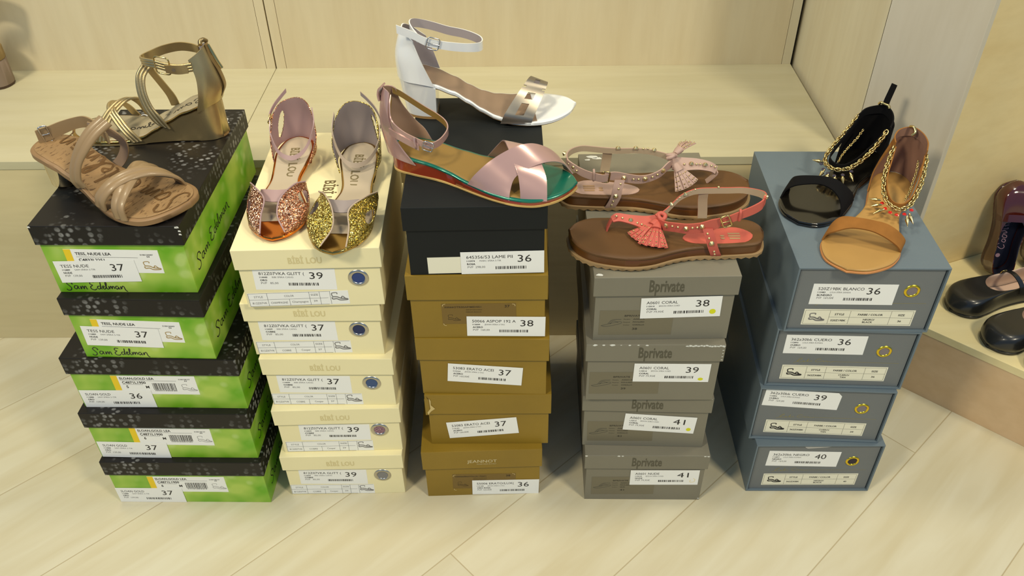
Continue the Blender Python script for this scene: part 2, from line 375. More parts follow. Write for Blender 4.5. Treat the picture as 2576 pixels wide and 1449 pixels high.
def label_obj(body, name, cx, cz, w, h, ang, paper, front_y, drawfn=None, print_mats=None, lift=0.0, thick=.00025, corner_cut=0, print_name='print', label=None):
    """a sticker on the front face; drawfn draws in label millimetres from its lower left corner"""
    a = math.radians(ang); ca, sa = math.cos(a), math.sin(a)
    y0 = front_y - lift
    def mp(u, v, e=0.0):
        return (cx + (u-w/2)*ca - (v-h/2)*sa, y0 - e, cz + (u-w/2)*sa + (v-h/2)*ca)
    pts = [(0, 0), (w, 0), (w, h-corner_cut), (w-corner_cut, h), (0, h)] if corner_cut else [(0, 0), (w, 0), (w, h), (0, h)]
    n = len(pts)
    V = [mp(u, v, thick) for u, v in pts] + [mp(u, v, 0) for u, v in pts]
    F = [tuple(range(n)), tuple(range(2*n-1, n-1, -1))] + [((i+1) % n, i, n+i, n+(i+1) % n) for i in range(n)]
    o = mesh_obj(name, V, F, paper, body, label=label)
    if drawfn:
        P = Print(); drawfn(P)
        P.obj(print_name, print_mats or [m_ink, m_greyink, m_yellow, m_tanink, m_lime], o, lambda u, v: mp(u/1000, v/1000, thick+.00012))
    return o

def price_draw(title, num, code, line2, colour, pvp, tw=56, x0=7.5, seed=3, dot=None, pen=False):
    def d(P):
        P.text(title, x0, 25.2, 4.7, tw)
        P.text(code, x0+.3, 20.2, 2.2, 10.5, bold=True); P.text(line2, x0+17, 20.2, 2.4, 28, k=1)
        P.text(colour, x0+.5, 14.9, 2.9, None, bold=True)
        P.text(pvp, x0+1, 9.8, 3.2, 23, k=1)
        P.text(num, 74, 18.5, 11.2, 18)
        P.bars(45, 7.2, 86, 12.0, seed)
        if dot: P.ell(dot[0], dot[1], dot[2], dot[3], 4)
        if pen: P.stroke([(100, 16), (103, 13), (102, 8), (97, 6.5), (95, 9), (96.5, 12)], .5, 2)
    return d
PW, PH = .1085, .0358

SIG = [  # handwritten name in a 100 x 20 box, as pen strokes
 [(11, 17), (7, 18.5), (3.5, 15), (6, 10.5), (8.5, 6), (6.5, 1.5), (2, 1), (0, 3.5)], [(11, 17), (12.5, 13), (11, 15)],
 [(20, 9.5), (15.5, 10), (13.5, 6), (16, 3.4), (19.5, 7), (20.3, 9.7), (20, 5), (22, 3.6)],
 [(24, 9.5), (24.4, 3.5), (27, 8.8), (28.8, 8.3), (28.9, 3.6), (31.3, 8.8), (33.2, 8.3), (33.4, 4), (35, 3.4)],
 [(49, 17), (43.5, 17.6), (41.6, 13.8), (45, 11), (41, 8), (41.5, 3.4), (46.5, 1.6), (50, 4)],
 [(56.5, 9.2), (53, 8.6), (51.8, 5), (54.5, 3.3), (57.4, 7), (59, 17), (57.5, 5), (59.5, 3.5)],
 [(60, 5.5), (63.6, 8), (62, 9.7), (60.4, 6.5), (62.5, 3.2), (65.5, 5)],
 [(65.5, 5), (68.8, 14.5), (67.3, 16.5), (66.4, 9), (67.8, 3.4), (70, 3.8)],
 [(71, 9.5), (71.3, 3.7), (73.8, 8.7), (75.3, 8.2), (75.4, 3.8), (77.6, 8.7), (79.4, 8), (79.6, 3.8)],
 [(87, 8.8), (83.4, 9), (81.8, 5.4), (84.2, 3), (87, 7), (87.3, 3.6), (89, 3.4)],
 [(90.5, 9), (90.8, 3.4), (93.6, 8.8), (96, 8.4), (96.8, 3), (98, 0), (100, -1.5)]]
def sig_draw(P, x, y, w, h, pen=.9, k=0):
    for s in SIG: P.stroke([(x+a*w/100, y+c*h/20) for a, c in s], pen, k)
def sandal_sketch(P, x, y, s, k=1, pen=.5, style=0):
    P.stroke([(x, y+s*.15), (x+s*.05, y), (x+s*.3, y+s*.02), (x+s*.55, y-s*.1), (x+s, y-s*.08), (x+s, y), (x+s*.6, y+s*.05), (x+s*.35, y+s*.18), (x+s*.05, y+s*.2)], pen*2.2, k)
    P.stroke([(x+s*.05, y+s*.2), (x+s*.02, y+s*.5), (x+s*.35, y+s*.55), (x+s*.38, y+s*.42)], pen*1.6, k)
    P.stroke([(x+s*.6, y+s*.05), (x+s*.72, y+s*.22), (x+s*.92, y+s*.0)], pen*1.8, k)

def grommet(parent, cx, cz, fy, ro, ri, ring, hole):
    V = []; F = []; n = 40; prof = [(ri, .0002), (ri+.0006, .0012), ((ri+ro)/2, .0017), (ro-.0006, .0010), (ro, .0001)]
    for i in range(n):
        a = 2*math.pi*i/n
        for r, d in prof: V.append((cx+r*math.cos(a), fy-d, cz+r*math.sin(a)))
    m = len(prof)
    for i in range(n):
        for j in range(m-1):
            F.append((i*m+j, ((i+1) % n)*m+j, ((i+1) % n)*m+j+1, i*m+j+1))
    g = mesh_obj('grommet', V, F, ring, parent, True)
    V = [(cx+ri*1.03*math.cos(2*math.pi*i/n), fy-.0003, cz+ri*1.03*math.sin(2*math.pi*i/n)) for i in range(n)]
    mesh_obj('finger_hole', V, [tuple(range(n))], hole, g)
    return g

def tray_lid(w, d, h, t, z1):
    """inverted tray: outer shell with an open underside"""
    b = MB(); z0 = z1-h
    b.add([(0,0,z0),(w,0,z0),(w,d,z0),(0,d,z0),(0,0,z1),(w,0,z1),(w,d,z1),(0,d,z1),
           (t,t,z0),(w-t,t,z0),(w-t,d-t,z0),(t,d-t,z0),(t,t,z1-t),(w-t,t,z1-t),(w-t,d-t,z1-t),(t,d-t,z1-t)],
          [(4,5,6,7),(0,1,5,4),(1,2,6,5),(2,3,7,6),(3,0,4,7),(15,14,13,12),(8,12,13,9),(9,13,14,10),(10,14,15,11),(11,15,12,8),(0,8,9,1),(1,9,10,2),(2,10,11,3),(3,11,8,0)])
    return b
OV = .0035

def front_print(parent, name, mats, fy, fn):
    P = Print(); fn(P)
    return P.obj(name, mats, parent, lambda u, v: (u/1000, fy-.0002, v/1000))
def topmap(z): return lambda u, v: (u/1000, v/1000, z+.0002)

INFO = {
 'G1': ('TESS NUDE', '37', '112889', 'SAM SÑRA S-TIR', 'NUDE', 'PVP  139,00', 38), 'G2': ('TESS NUDE', '37', '112889', 'SAM SÑRA S-TIR', 'NUDE', 'PVP  139,00', 38),
 'G3': ('SLOAN GOLD', '36', '112888', 'SAM SÑRA S-TIR', 'ORO', 'PVP  139,00', 38), 'G4': ('SLOAN GOLD', '37', '112888', 'SAM SÑRA S-TIR', 'ORO', 'PVP  139,00', 38), 'G5': ('SLOAN GOLD', '37', '112888', 'SAM SÑRA S-TIR', 'ORO', 'PVP  139,00', 38),
 'C1': ('812Z07VKA GLITT (', '39', '114440', 'BIBI SÑRA CANG', 'ORO', 'PVP   85,00', 60), 'C2': ('812Z07VKA GLITT (', '37', '114439', 'BIBI SÑRA CANG', 'COBRE', 'PVP   85,00', 60),
 'C3': ('812Z07VKA GLITT (', '37', '114439', 'BIBI SÑRA CANG', 'COBRE', 'PVP   85,00', 60), 'C4': ('812Z07VKA GLITT (', '39', '114439', 'BIBI SÑRA CANG', 'COBRE', 'PVP   85,00', 60), 'C5': ('812Z07VKA GLITT (', '39', '114439', 'BIBI SÑRA CANG', 'COBRE', 'PVP   85,00', 60),
 'K1': ('645356/53 LAME PII', '36', '112974', 'MARC SÑRA S-TIR', 'ROSA', 'PVP  298,00', 60),
 'B1': ('50066 ASPOP 192 A', '38', '113099', 'JEANN SÑRA S-TAC', 'ACERO', 'PVP  160,00', 60), 'B2': ('53083 ERATO ACEI', '37', '113101', 'JEANN SÑRA S-TAC', 'ACERO', 'PVP 160,00€', 59),
 'B3': ('53083 ERATO ACEI', '37', '113101', 'JEANN SÑRA S-TAC', 'ACERO', 'PVP 160,00€', 59), 'B4': ('55006 ERATO/LUX(', '36', '113100', 'JEANN SÑRA S-TAC', 'ORO ROSA', 'PVP 165,00€', 60),
 'P1': ('A0601 CORAL', '38', '115014', 'BPZON SÑRA S-DED', 'CORAL', 'PVP 79,95€', 42), 'P2': ('A0601 CORAL', '39', '115014', 'BPZON SÑRA S-DED', 'CORAL', 'PVP 79,95€', 42),
 'P3': ('A0601 CORAL', '41', '115014', 'BPZON SÑRA S-DED', 'CORAL', 'PVP 79,95€', 42), 'P4': ('A0601 NUDE', '41', '115015', 'BPZON SÑRA S-DED', 'NUDE', 'PVP 79,95€', 38),
 'L1': ('520Z19BK BLANCO', '36', '113483', 'LOLA SÑRA SANDA', 'BL/NEGRO', 'PVP  169,00€', 62), 'L2': ('362z30bk CUERO', '36', '112893', 'LOLA SÑRA ROMAN', 'CUERO', 'PVP  169,00', 57),
 'L3': ('362z30bk CUERO', '39', '112893', 'LOLA SÑRA ROMAN', 'CUERO', 'PVP  169,00', 57), 'L4': ('362z30bk NEGRO', '40', '112891', 'LOLA SÑRA ROMAN', 'NEGRO', 'PVP  169,00', 57)}
LABELS = {
 'G1': 'green shoe box with black pebble-print lid under the nude and gold sandals', 'G2': 'green shoe box with black lid marked TESS NUDE, second from the top of its stack',
 'G3': 'wide green shoe box with black lid, price label SLOAN GOLD size 36', 'G4': 'wide green shoe box with black lid, SLOAN GOLD 37, between two other wide green boxes',
 'G5': 'wide green shoe box with black lid standing on the floor, lowest of the green stack',
 'C1': 'cream shoe box with blue in its eyelet under the two glitter shoes', 'C2': 'cream shoe box, price label 37, directly below the topmost cream box',
 'C3': 'cream shoe box, price label 37, in the middle of the cream stack', 'C4': 'cream shoe box with sparkling purple seen through its eyelet, second from the floor',
 'C5': 'cream shoe box standing on the floor, pale grey in its eyelet',
 'K1': 'tall black shoe box under the white heeled and pink satin sandals', 'B1': 'brown shoe box marked 50066 ASPOP directly under the black box',
 'B2': 'brown shoe box with label tilted down to the right, ERATO 37', 'B3': 'brown shoe box with a torn lid corner and label tilted up to the right',
 'B4': 'brown shoe box with JEANNOT lettering on its lid, standing on the floor',
 'P1': 'grey shoe box, size 38 label with yellow dot, under the tassel sandals', 'P2': 'grey shoe box with scuffed white lid edge, label size 39',
 'P3': 'grey shoe box, A0601 CORAL size 41, third from the top of the grey stack', 'P4': 'grey shoe box marked A0601 NUDE standing on the floor',
 'L1': 'slate blue drawer box, size 36 BLANCO label, under the spiked chain sandals', 'L2': 'slate blue drawer box with label CUERO 36, second from the top',
 'L3': 'slate blue drawer box with label CUERO 39, third from the top', 'L4': 'slate blue drawer box with label NEGRO 40 standing on the floor'}
GROUPS = {'G': 'green shoe boxes with black lids', 'C': 'cream shoe boxes', 'B': 'brown shoe boxes', 'K': 'brown shoe boxes', 'P': 'grey shoe boxes', 'L': 'slate blue drawer boxes'}
HOLE = {'C1': mat('hole_blue', (38, 62, 120), rough=.6), 'C2': mat('hole_navy', (28, 42, 84), rough=.6), 'C3': mat('hole_steel_blue', (58, 82, 122), rough=.6),
        'C4': mat('hole_purple_glitter', (70, 40, 56), rough=.35, metal=.4, var=.8, vscale=700, rgb2=(190, 150, 170)), 'C5': mat('hole_grey', (130, 128, 126), rough=.6),
        'L1': mat('hole_mauve', (128, 118, 118), rough=.7), 'L4': mat('hole_dark', (50, 40, 46), rough=.7)}
HOLE['L2'] = HOLE['L3'] = HOLE['L1']
TOPZ = {}

def build_box(n, zb):
    k = KIND.get(n, n[0].lower()); w, h, lh, d = KD[k]; X, Y, A = BX[n]
    kind_name = 'drawer_box' if k == 'l' else 'shoe_box'
    root = thing(kind_name, LABELS[n], 'shoe box', (X, Y, zb), math.radians(A), None if n == 'K1' else GROUPS[n[0]])
    inf = INFO[n]; seed = sum(ord(c) for c in n)
    bm_, lm_ = {'g': (m_green, m_pebble), 'h': (m_green, m_pebble), 'c': (m_cream, m_cream), 'b': (m_brown, m_brown), 'k': (m_blackcard, m_blackcard), 'p': (m_grey, m_grey), 'l': (m_drawer, m_blue)}[k]
    if k == 'l':
        t = .0028
        b = MB()
        b.add([(0,0,0),(w,0,0),(w,d,0),(0,d,0),(0,0,h),(w,0,h),(w,d,h),(0,d,h),(t,0,t),(w-t,0,t),(w-t,d-t,t),(t,d-t,t),(t,0,h-t),(w-t,0,h-t),(w-t,d-t,h-t),(t,d-t,h-t)],
              [(0,3,2,1),(4,5,6,7),(1,2,6,5),(2,3,7,6),(3,0,4,7),(11,10,14,15),(8,9,10,11),(12,15,14,13),(8,11,15,12),(9,13,14,10),(0,1,9,8),(4,12,13,5),(0,8,12,4),(1,5,13,9)])
        b.obj('sleeve', [m_blue], root, bevel=.0006)
        g = .0016; fy = .0035
        body = MB().box((t+g, fy, t+.0004), (w-t-g, d-t-.002, h-t-.0008)).obj('drawer', [m_drawer], root, bevel=.0006)
        grommet(body, *LB[n+'_grommet'], fy, .0108, .0070, m_brass, HOLE[n])
        front_print(body, 'gold_script', [mat('gold_foil', (176, 160, 60), rough=.4, metal=.3)], fy, lambda P: (
            P.line(90, 50.0, 185, 50.0, .28), P.stroke([(35+0, 46), (38, 47), (46, 54), (44, 55), (40, 49), (45, 47.6), (50, 50), (49, 48), (53, 49), (56, 54), (54.4, 48.6), (58, 49), (60, 50.4), (61, 48.8)], .35),
            P.stroke([(74, 54), (70, 54.5), (66, 51), (68, 48.6), (74, 49.6), (77, 51), (78, 49), (82, 51), (83, 49), (86, 50), (88, 49), (92, 50)], .35)))
    else:
        fy = OV
        body = MB().box((OV, OV, 0), (w-OV, d-OV, h-.0030)).obj('body', [bm_], root, bevel=.0008)
        lid = tray_lid(w, d, lh, .0022, h).obj('lid', [lm_], root, bevel=.0009)
    if n+'_grommet' in LB and k == 'c': grommet(body, *LB[n+'_grommet'], fy, .0138, .0085, m_steel, HOLE[n])
    # stickers
    if k in 'gh':
        cx, cz, a = LB[n+'_brand']
        def dr(P):
            P.rect(0, 0, 9.5, 37.6, 2)
            if k == 'h':
                P.text('TESS, NUDE LEA', 14, 28.5, 4.2, 47, bold=True); P.line(14, 25.5, 95, 25.0, .4)
                P.text('C4833L2251', 16, 18.5, 4.2, 34, bold=True)
                P.text('5100120397', 99, 29, 2.0, 17, bold=True); P.text('S4', 107, 26, 2.0, 4, bold=True)
                sandal_sketch(P, 100, 8, 20, 3, .7)
            else:
                P.text('SLOAN,GOLD LEA', 12, 30.0, 4.2, 51, bold=True); P.line(12, 28.0, 95, 27.6, .4)
                P.text('C4871L1900', 14, 21.5, 4.6, 35, bold=True); P.line(14, 20.0, 44, 19.8, .4)
                P.text('5' if n == 'G3' else '6', 18, 12.3, 5.0, bold=True); P.text('M', 47, 12.3, 5.0, bold=True)
                P.bars(58, 9, 93, 23, seed); P.bars(59, 6.6, 92, 8.4, seed+1)
                P.text('5100128177', 99, 30, 2.0, 17, bold=True); P.text('64', 107, 27, 2.0, 4, bold=True)
                sandal_sketch(P, 101, 10, 20, 1, .35)
        label_obj(body, 'brand_label', cx, cz, .1238, .0378, a, m_paper, fy, dr)
        front_print(body, 'signature', [m_ink], fy, lambda P: sig_draw(P, 14, 3, 82, 17, 1.3))
        # signature along the right side of the body
        P = Print(); sig_draw(P, 0, 0, 150, 24, 1.8)
        P.obj('side_signature', [m_ink], body, lambda u, v: (w-OV+.0002, (25+u)/1000, (h*1000*.18+v+u*.04)/1000))
        if n == 'G1':
            P = Print(); sig_draw(P, 0, 0, 150, 26, 2.4)
            P.obj('lid_signature', [mat('white_ink', (226, 226, 222), rough=.5)], lid, lambda u, v: ((w*1000-162+u)/1000, (d*1000-42+v)/1000, h+.0002))
            b = MB()
            r = random.Random(5)
            for (px, pz) in ((.1905, .1095), (.1935, .099), (.1938, .104), (.1925, .1100), (.002, .1098)):
                b.add([(px-.002, -.0002, pz-.0012), (px+.002, -.0002, pz-.0015), (px+.0012, -.0002, pz+.001), (px-.0015, -.0002, pz+.0012)], [(0, 1, 2, 3)])
            b.obj('worn_spot', [m_worn], lid)
    if k == 'c':
        cx, cz, a = LB[n+'_table']; o = 1 if n == 'C1' else 0
        def dr(P):
            w1, h1 = 136, 23
            for y in (.4, 11.6, 22.6): P.line(.5, y, 108 if y != 22.6 else (112 if o else 135), y, .35)
            for x in ((.6, 27, 97-13, 97) if 0 else (.6, 26, 83, 97)): P.line(x, .4, x, 22.6, .35)
            P.line(55, .4, 55, 11.6, .35); P.line(111, .4, 111, 22.6, .35)
            P.text('STYLE', 8, 15, 3.2, 12, k=1); P.text('COLOR', 49, 15.4, 3.2, 13, k=1); P.text('SIZE', 85, 16, 3.2, 10, k=1)
            P.text('812Z07VK', 4, 4, 3.4, 20, k=1)
            P.text('CHAMPAGNE' if o else 'COBRE', 29 if o else 35, 4, 3.4, 23 if o else 13, k=1); P.text('Champagne' if o else 'Cooper', 58 if o else 63, 4.6, 3.4, 22 if o else 13, k=1)
            P.text(inf[1], 87.5, 5.2, 3.2, 5, k=1); sandal_sketch(P, 113, 9, 20, 1, .8)
        label_obj(body, 'size_table_label', cx, cz, .136, .0232, a, m_paper, fy, dr)
        def lt(P):
            tz = (h-.0195)*1000
            P.text('BİBİ LOU', 72, tz-3.5, 9.5, 44, bold=True)
        P = Print(); lt(P); P.obj('lettering', [m_creamtext], lid, lambda u, v: (u/1000, -.0002, v/1000))
        if n == 'C1':
            P = Print(); P.text('BİBİ LOU', 0, 0, 15, 78, bold=True)
            P.obj('top_lettering', [mat('umber_ink', (112, 96, 60), rough=.5)], lid, lambda u, v: ((99+v)/1000, (166-u)/1000, h+.0002))
    if k == 'b':
        if n+'_brand' in LB:
            cx, cz, a = LB[n+'_brand']
            m_tr = mat('smoky_label', (118, 92, 36), rough=.25)
            def dr(P):
                P.text('50066OTRS0AP/MID551' if n == 'B1' else 'A50066/ERATOLUX 192671', 4, 29, 2.6, 50, bold=True)
                P.text('37' if n == 'B1' else '38', 86, 29, 4.2, 7, bold=True)
                P.text('ASPOP KIDCHAIO', 33, 24.5, 1.7, 22); P.text('MIRROR BIANCO', 33, 20.5, 1.7, 21)
                sandal_sketch(P, 8, 8, 16, 0, .3)
            label_obj(body, 'brand_label', cx, cz, .1015, .0365, a, m_tr, fy, dr, [mat('dark_brown_ink', (56, 40, 16), rough=.5)])
            P = Print()
            for sx, sz, ux, uz in ((-1, 1, 1, -1), (1, 1, -1, -1), (-1, -1, 1, 1)):
                x = (cx+sx*.0495)*1000; z = cz*1000+sz*17.5-(4 if sz < 0 else 0)
                P.stroke([(x, z+uz*4), (x+ux*.8, z+uz*1.2), (x+ux*4, z)], .8)
            P.obj('corner_slits', [mat('pale_card', (214, 190, 130), rough=.6)], body, lambda u, v: (u/1000, fy-.0005, v/1000))
        if n == 'B4':
            P = Print(); P.text('JEANNOT', 71, 85.5, 6.6, 47); P.text('SHOES MADE IN ITALY', 86, 81, 1.9, 31)
            P.obj('lettering', [mat('bone_ink', (214, 200, 160), rough=.5)], lid, lambda u, v: (u/1000, -.0002, v/1000))
        if n == 'B3':
            MB().prism([(-.0004, -.0004), (.006, -.0004), (.006, .0004), (.0004, .0004), (.0004, .012), (-.0004, .012)], h-lh-.001, h-.008).obj('torn_flap', [m_brown], lid)
            mesh_obj('torn_edge', [(.0065, -.0006, h-.0065), (.009, -.0006, h-.012), (.0085, -.0006, h-.021), (.0145, -.0006, h-.029), (.008, -.0006, h-.035), (.0035, -.0006, h-.0425), (.0025, -.0006, h-.037), (.0075, -.0006, h-.029), (.007, -.0006, h-.018)],
                     [tuple(range(9))], mat('torn_card', (206, 182, 120), rough=.8), lid)
            mesh_obj('torn_shadow_gap', [(.002, -.0005, h-.002), (.009, -.0005, h-.012), (.0085, -.0005, h-.021), (.011, -.0005, h-.027), (.0072, -.0005, h-.02), (.0065, -.0005, h-.011)], [tuple(range(6))], mat('tear_shade_brown', (92, 68, 26), rough=.8), lid)  # flat dark brown patch paints the shade inside the tear
    if k == 'k':
        cx, cz, a = LB['K1_under']
        def dr(P):
            P.text('64535', 66, 18.0, 4.8, 18, bold=True); P.text('520870', 67, 12.5, 2.6, 15, bold=True); P.text('053', 67, 3.2, 3.0, 8, bold=True); P.text('H.C', 80, 3.2, 3.0, 8, bold=True)
        label_obj(body, 'maker_label', cx, cz, .1158, .0262, a, m_paper2, fy, dr)
    if k == 'p':
        cx, cz, a = LB[n+'_brand']
        m_sm = mat('smoky_grey_label', (114, 107, 86), rough=.3)
        def dr(P):
            P.text('BPRIVATE', 34, 33, 3.0, 24, bold=True)
            for i, (q, q2) in enumerate((('Modelo', 'A0601A'), ('Material', 'FOULARD'), ('Color', 'CORALLO' if n != 'P4' else 'NUD'))):
                P.text(q, 33, 27.5-i*5.2, 1.6, 9); P.text(q2, 46, 27.5-i*5.2, 2.0, 16 if n != 'P4' or i < 2 else 8, bold=True)
            P.text(inf[1], 46, 9, 3.6, 7, bold=True)
            P.stroke([(3, 17), (8, 15.4), (18, 17), (30, 21), (29, 24), (20, 22), (10, 19), (3, 17)], 1.1, 1)
            P.stroke([(12, 20), (18, 27), (30, 28)], 1.4, 1); P.stroke([(15, 20), (19, 25), (26, 23)], 1.2, 1)
        label_obj(body, 'brand_label', cx, cz, .1005, .0440, a, m_sm, fy, dr, [mat('dark_grey_ink', (58, 54, 44), rough=.5), mat('mid_grey_ink', (92, 88, 74), rough=.5)])
        P = Print(); P.text('Bprivate', 73.5, (h-.0245)*1000, 19.0, 46.5, bold=True)
        P.obj('lettering', [mat('taupe_ink', (84, 80, 64), rough=.5)], lid, lambda u, v: (u/1000, -.0002, v/1000))
        r = random.Random(seed); b = MB()
        def chip(x, y, z, s, ax):
            pts = [(s*(.6+.6*r.random())*math.cos(q*math.pi/3.5), s*.5*(.5+.8*r.random())*math.sin(q*math.pi/3.5)) for q in range(7)]
            V = [(x+p[0], y, z+p[1]) if ax == 'f' else (x+p[0], y+p[1], z) for p in pts]
            b.add(V, [tuple(range(7))])
        if n == 'P1': chip(.0075, .006, h+.0002, .005, 't'); chip(.002, .03, h+.0002, .002, 't'); chip(.03, .304, h+.0002, .009, 't'); chip(.022, .309, h+.0002, .010, 't'); chip(.014, .300, h+.0002, .006, 't')
        if n == 'P2':
            for i in range(14): chip(.140+.0038*i, -.0002, h-.0012-.002*r.random(), .0032, 'f')
            for i in range(7): chip(.012+.012*i, -.0002, h-.0006, .003*r.random()+.001, 'f')
            for i in range(5): chip(.1905, -.0002, h-.004-.006*i, .0016, 'f')
        if n == 'P4':
            for x in (.002, .052, .058, .185, .19): chip(x, -.0002, h-.001, .0025, 'f')
            chip(.188, OV-.0002, .004, .002, 'f')
        if n == 'P3': chip(.19, -.0002, h-.002, .0012, 'f')
        b.obj('worn_spot', [m_worn], lid)
    if k == 'l':
        cx, cz, a = LB[n+'_table']; o = n in ('L1', 'L4')
        def dr(P):
            for x0, y0, x1, y1 in ((2, 2, 150, 2), (2, 26.5, 150, 26.5), (2, 2, 2, 26.5), (150, 2, 150, 26.5), (36, 2, 36, 26.5), (64, 2, 64, 26.5), (120, 2, 120, 26.5), (36, 14.5, 150, 14.5)): P.line(x0, y0, x1, y1, .3)
            P.text('STYLE', 43, 18, 3.2, 13, bold=True); P.text('FARBE / COLOR', 75, 18, 3.2, 34, bold=True); P.text('SIZE', 130, 18, 3.2, 9, bold=True)
            P.text('520Z19BK' if n == 'L1' else '362Z30BK', 39.5, 7, 3.0, 21, bold=True)
            P.text('NEGRO/' if o else 'CUERO/', 84, 9.2, 2.8, 16, bold=True); P.text('BLACK' if o else 'TAN', 84 if o else 87, 4.6, 2.8, 14 if o else 8.5, bold=True)
            P.text(inf[1], 132, 7, 3.0, 5, bold=True); sandal_sketch(P, 9, 10, 20, 1 if n == 'L1' else 0, 1.0)
        label_obj(body, 'size_table_label', cx, cz, .152, .0285, a, m_paper2, fy, dr)
        if n == 'L4':
            mesh_obj('paper_scrap', [(.076, fy-.0004, h-.004), (.124, fy-.0004, h-.0045), (.112, fy-.0004, h-.008), (.082, fy-.0004, h-.0105), (.078, fy-.0004, h-.0085)], [(0, 4, 3, 2, 1)], mat('translucent_paper', (190, 186, 178), rough=.5), body)
    cx, cz, a = LB[n+'_price']
    dot = {'P1': (97.5, 9, 4.4, 4.4), 'P2': (96.5, 6, 3.8, 2.8), 'P3': (99.5, 8.8, 3.6, 3.6)}.get(n)
    label_obj(body, 'price_label', cx, cz, PW if k != 'l' else .1135, PH, a, m_paper, fy, price_draw(inf[0], inf[1], inf[2], inf[3], inf[4], inf[5], inf[6], seed=seed, dot=dot, pen=(n == 'P4')),
              lift=.0006 if k in 'ghkbp' else .0, corner_cut=.006 if n in ('L3',) else 0)
    return zb + h
for st in STACKS:
    z = 0.0
    for n in st:
        z = build_box(n, z)
    TOPZ[st[-1][0]] = z

# ------------------------------------------------------------------ shoe-making tools (millimetres in the shoe's own frame: x heel to toe, z up)
def lerp_table(tab, x):
    if x <= tab[0][0]: return tab[0][1]
    for (a, u), (b, v) in zip(tab, tab[1:]):
        if x <= b:
            t = (x-a)/(b-a); t = t*t*(3-2*t)*.5 + t*.5
            return u+(v-u)*t
    return tab[-1][1]
def resample(pts, n, closed=False):
    P = catmull([Vector(p) for p in pts], 10, closed)
    if closed: P.append(P[0].copy())
    d = [0.0]
    for a, b in zip(P, P[1:]): d.append(d[-1]+(b-a).length)
    out = []; j = 0; m = n if not closed else n+1
    for i in range(m):
        s = d[-1]*i/(m-1)
        while j < len(d)-2 and d[j+1] < s: j += 1
        t = (s-d[j])/max(1e-9, d[j+1]-d[j]); out.append(P[j].lerp(P[j+1], min(1, max(0, t))))
    return out[:n]
def finish(name, V, F, m, parent, ang=0.7, label=None):
    me = bpy.data.meshes.new(name); me.from_pydata([(v[0]/1000, v[1]/1000, v[2]/1000) for v in V], [], F)
    for mm in (m if isinstance(m, (list, tuple)) else [m]): me.materials.append(mm)
    bm = bmesh.new(); bm.from_mesh(me); bmesh.ops.recalc_face_normals(bm, faces=bm.faces); bm.to_mesh(me); bm.free()
    for p in me.polygons: p.use_smooth = True
    try: me.set_sharp_from_angle(angle=ang)
    except Exception: pass
    o = bpy.data.objects.new(name, me); COL.objects.link(o); o.parent = parent
    if label: o['label'] = label
    return o
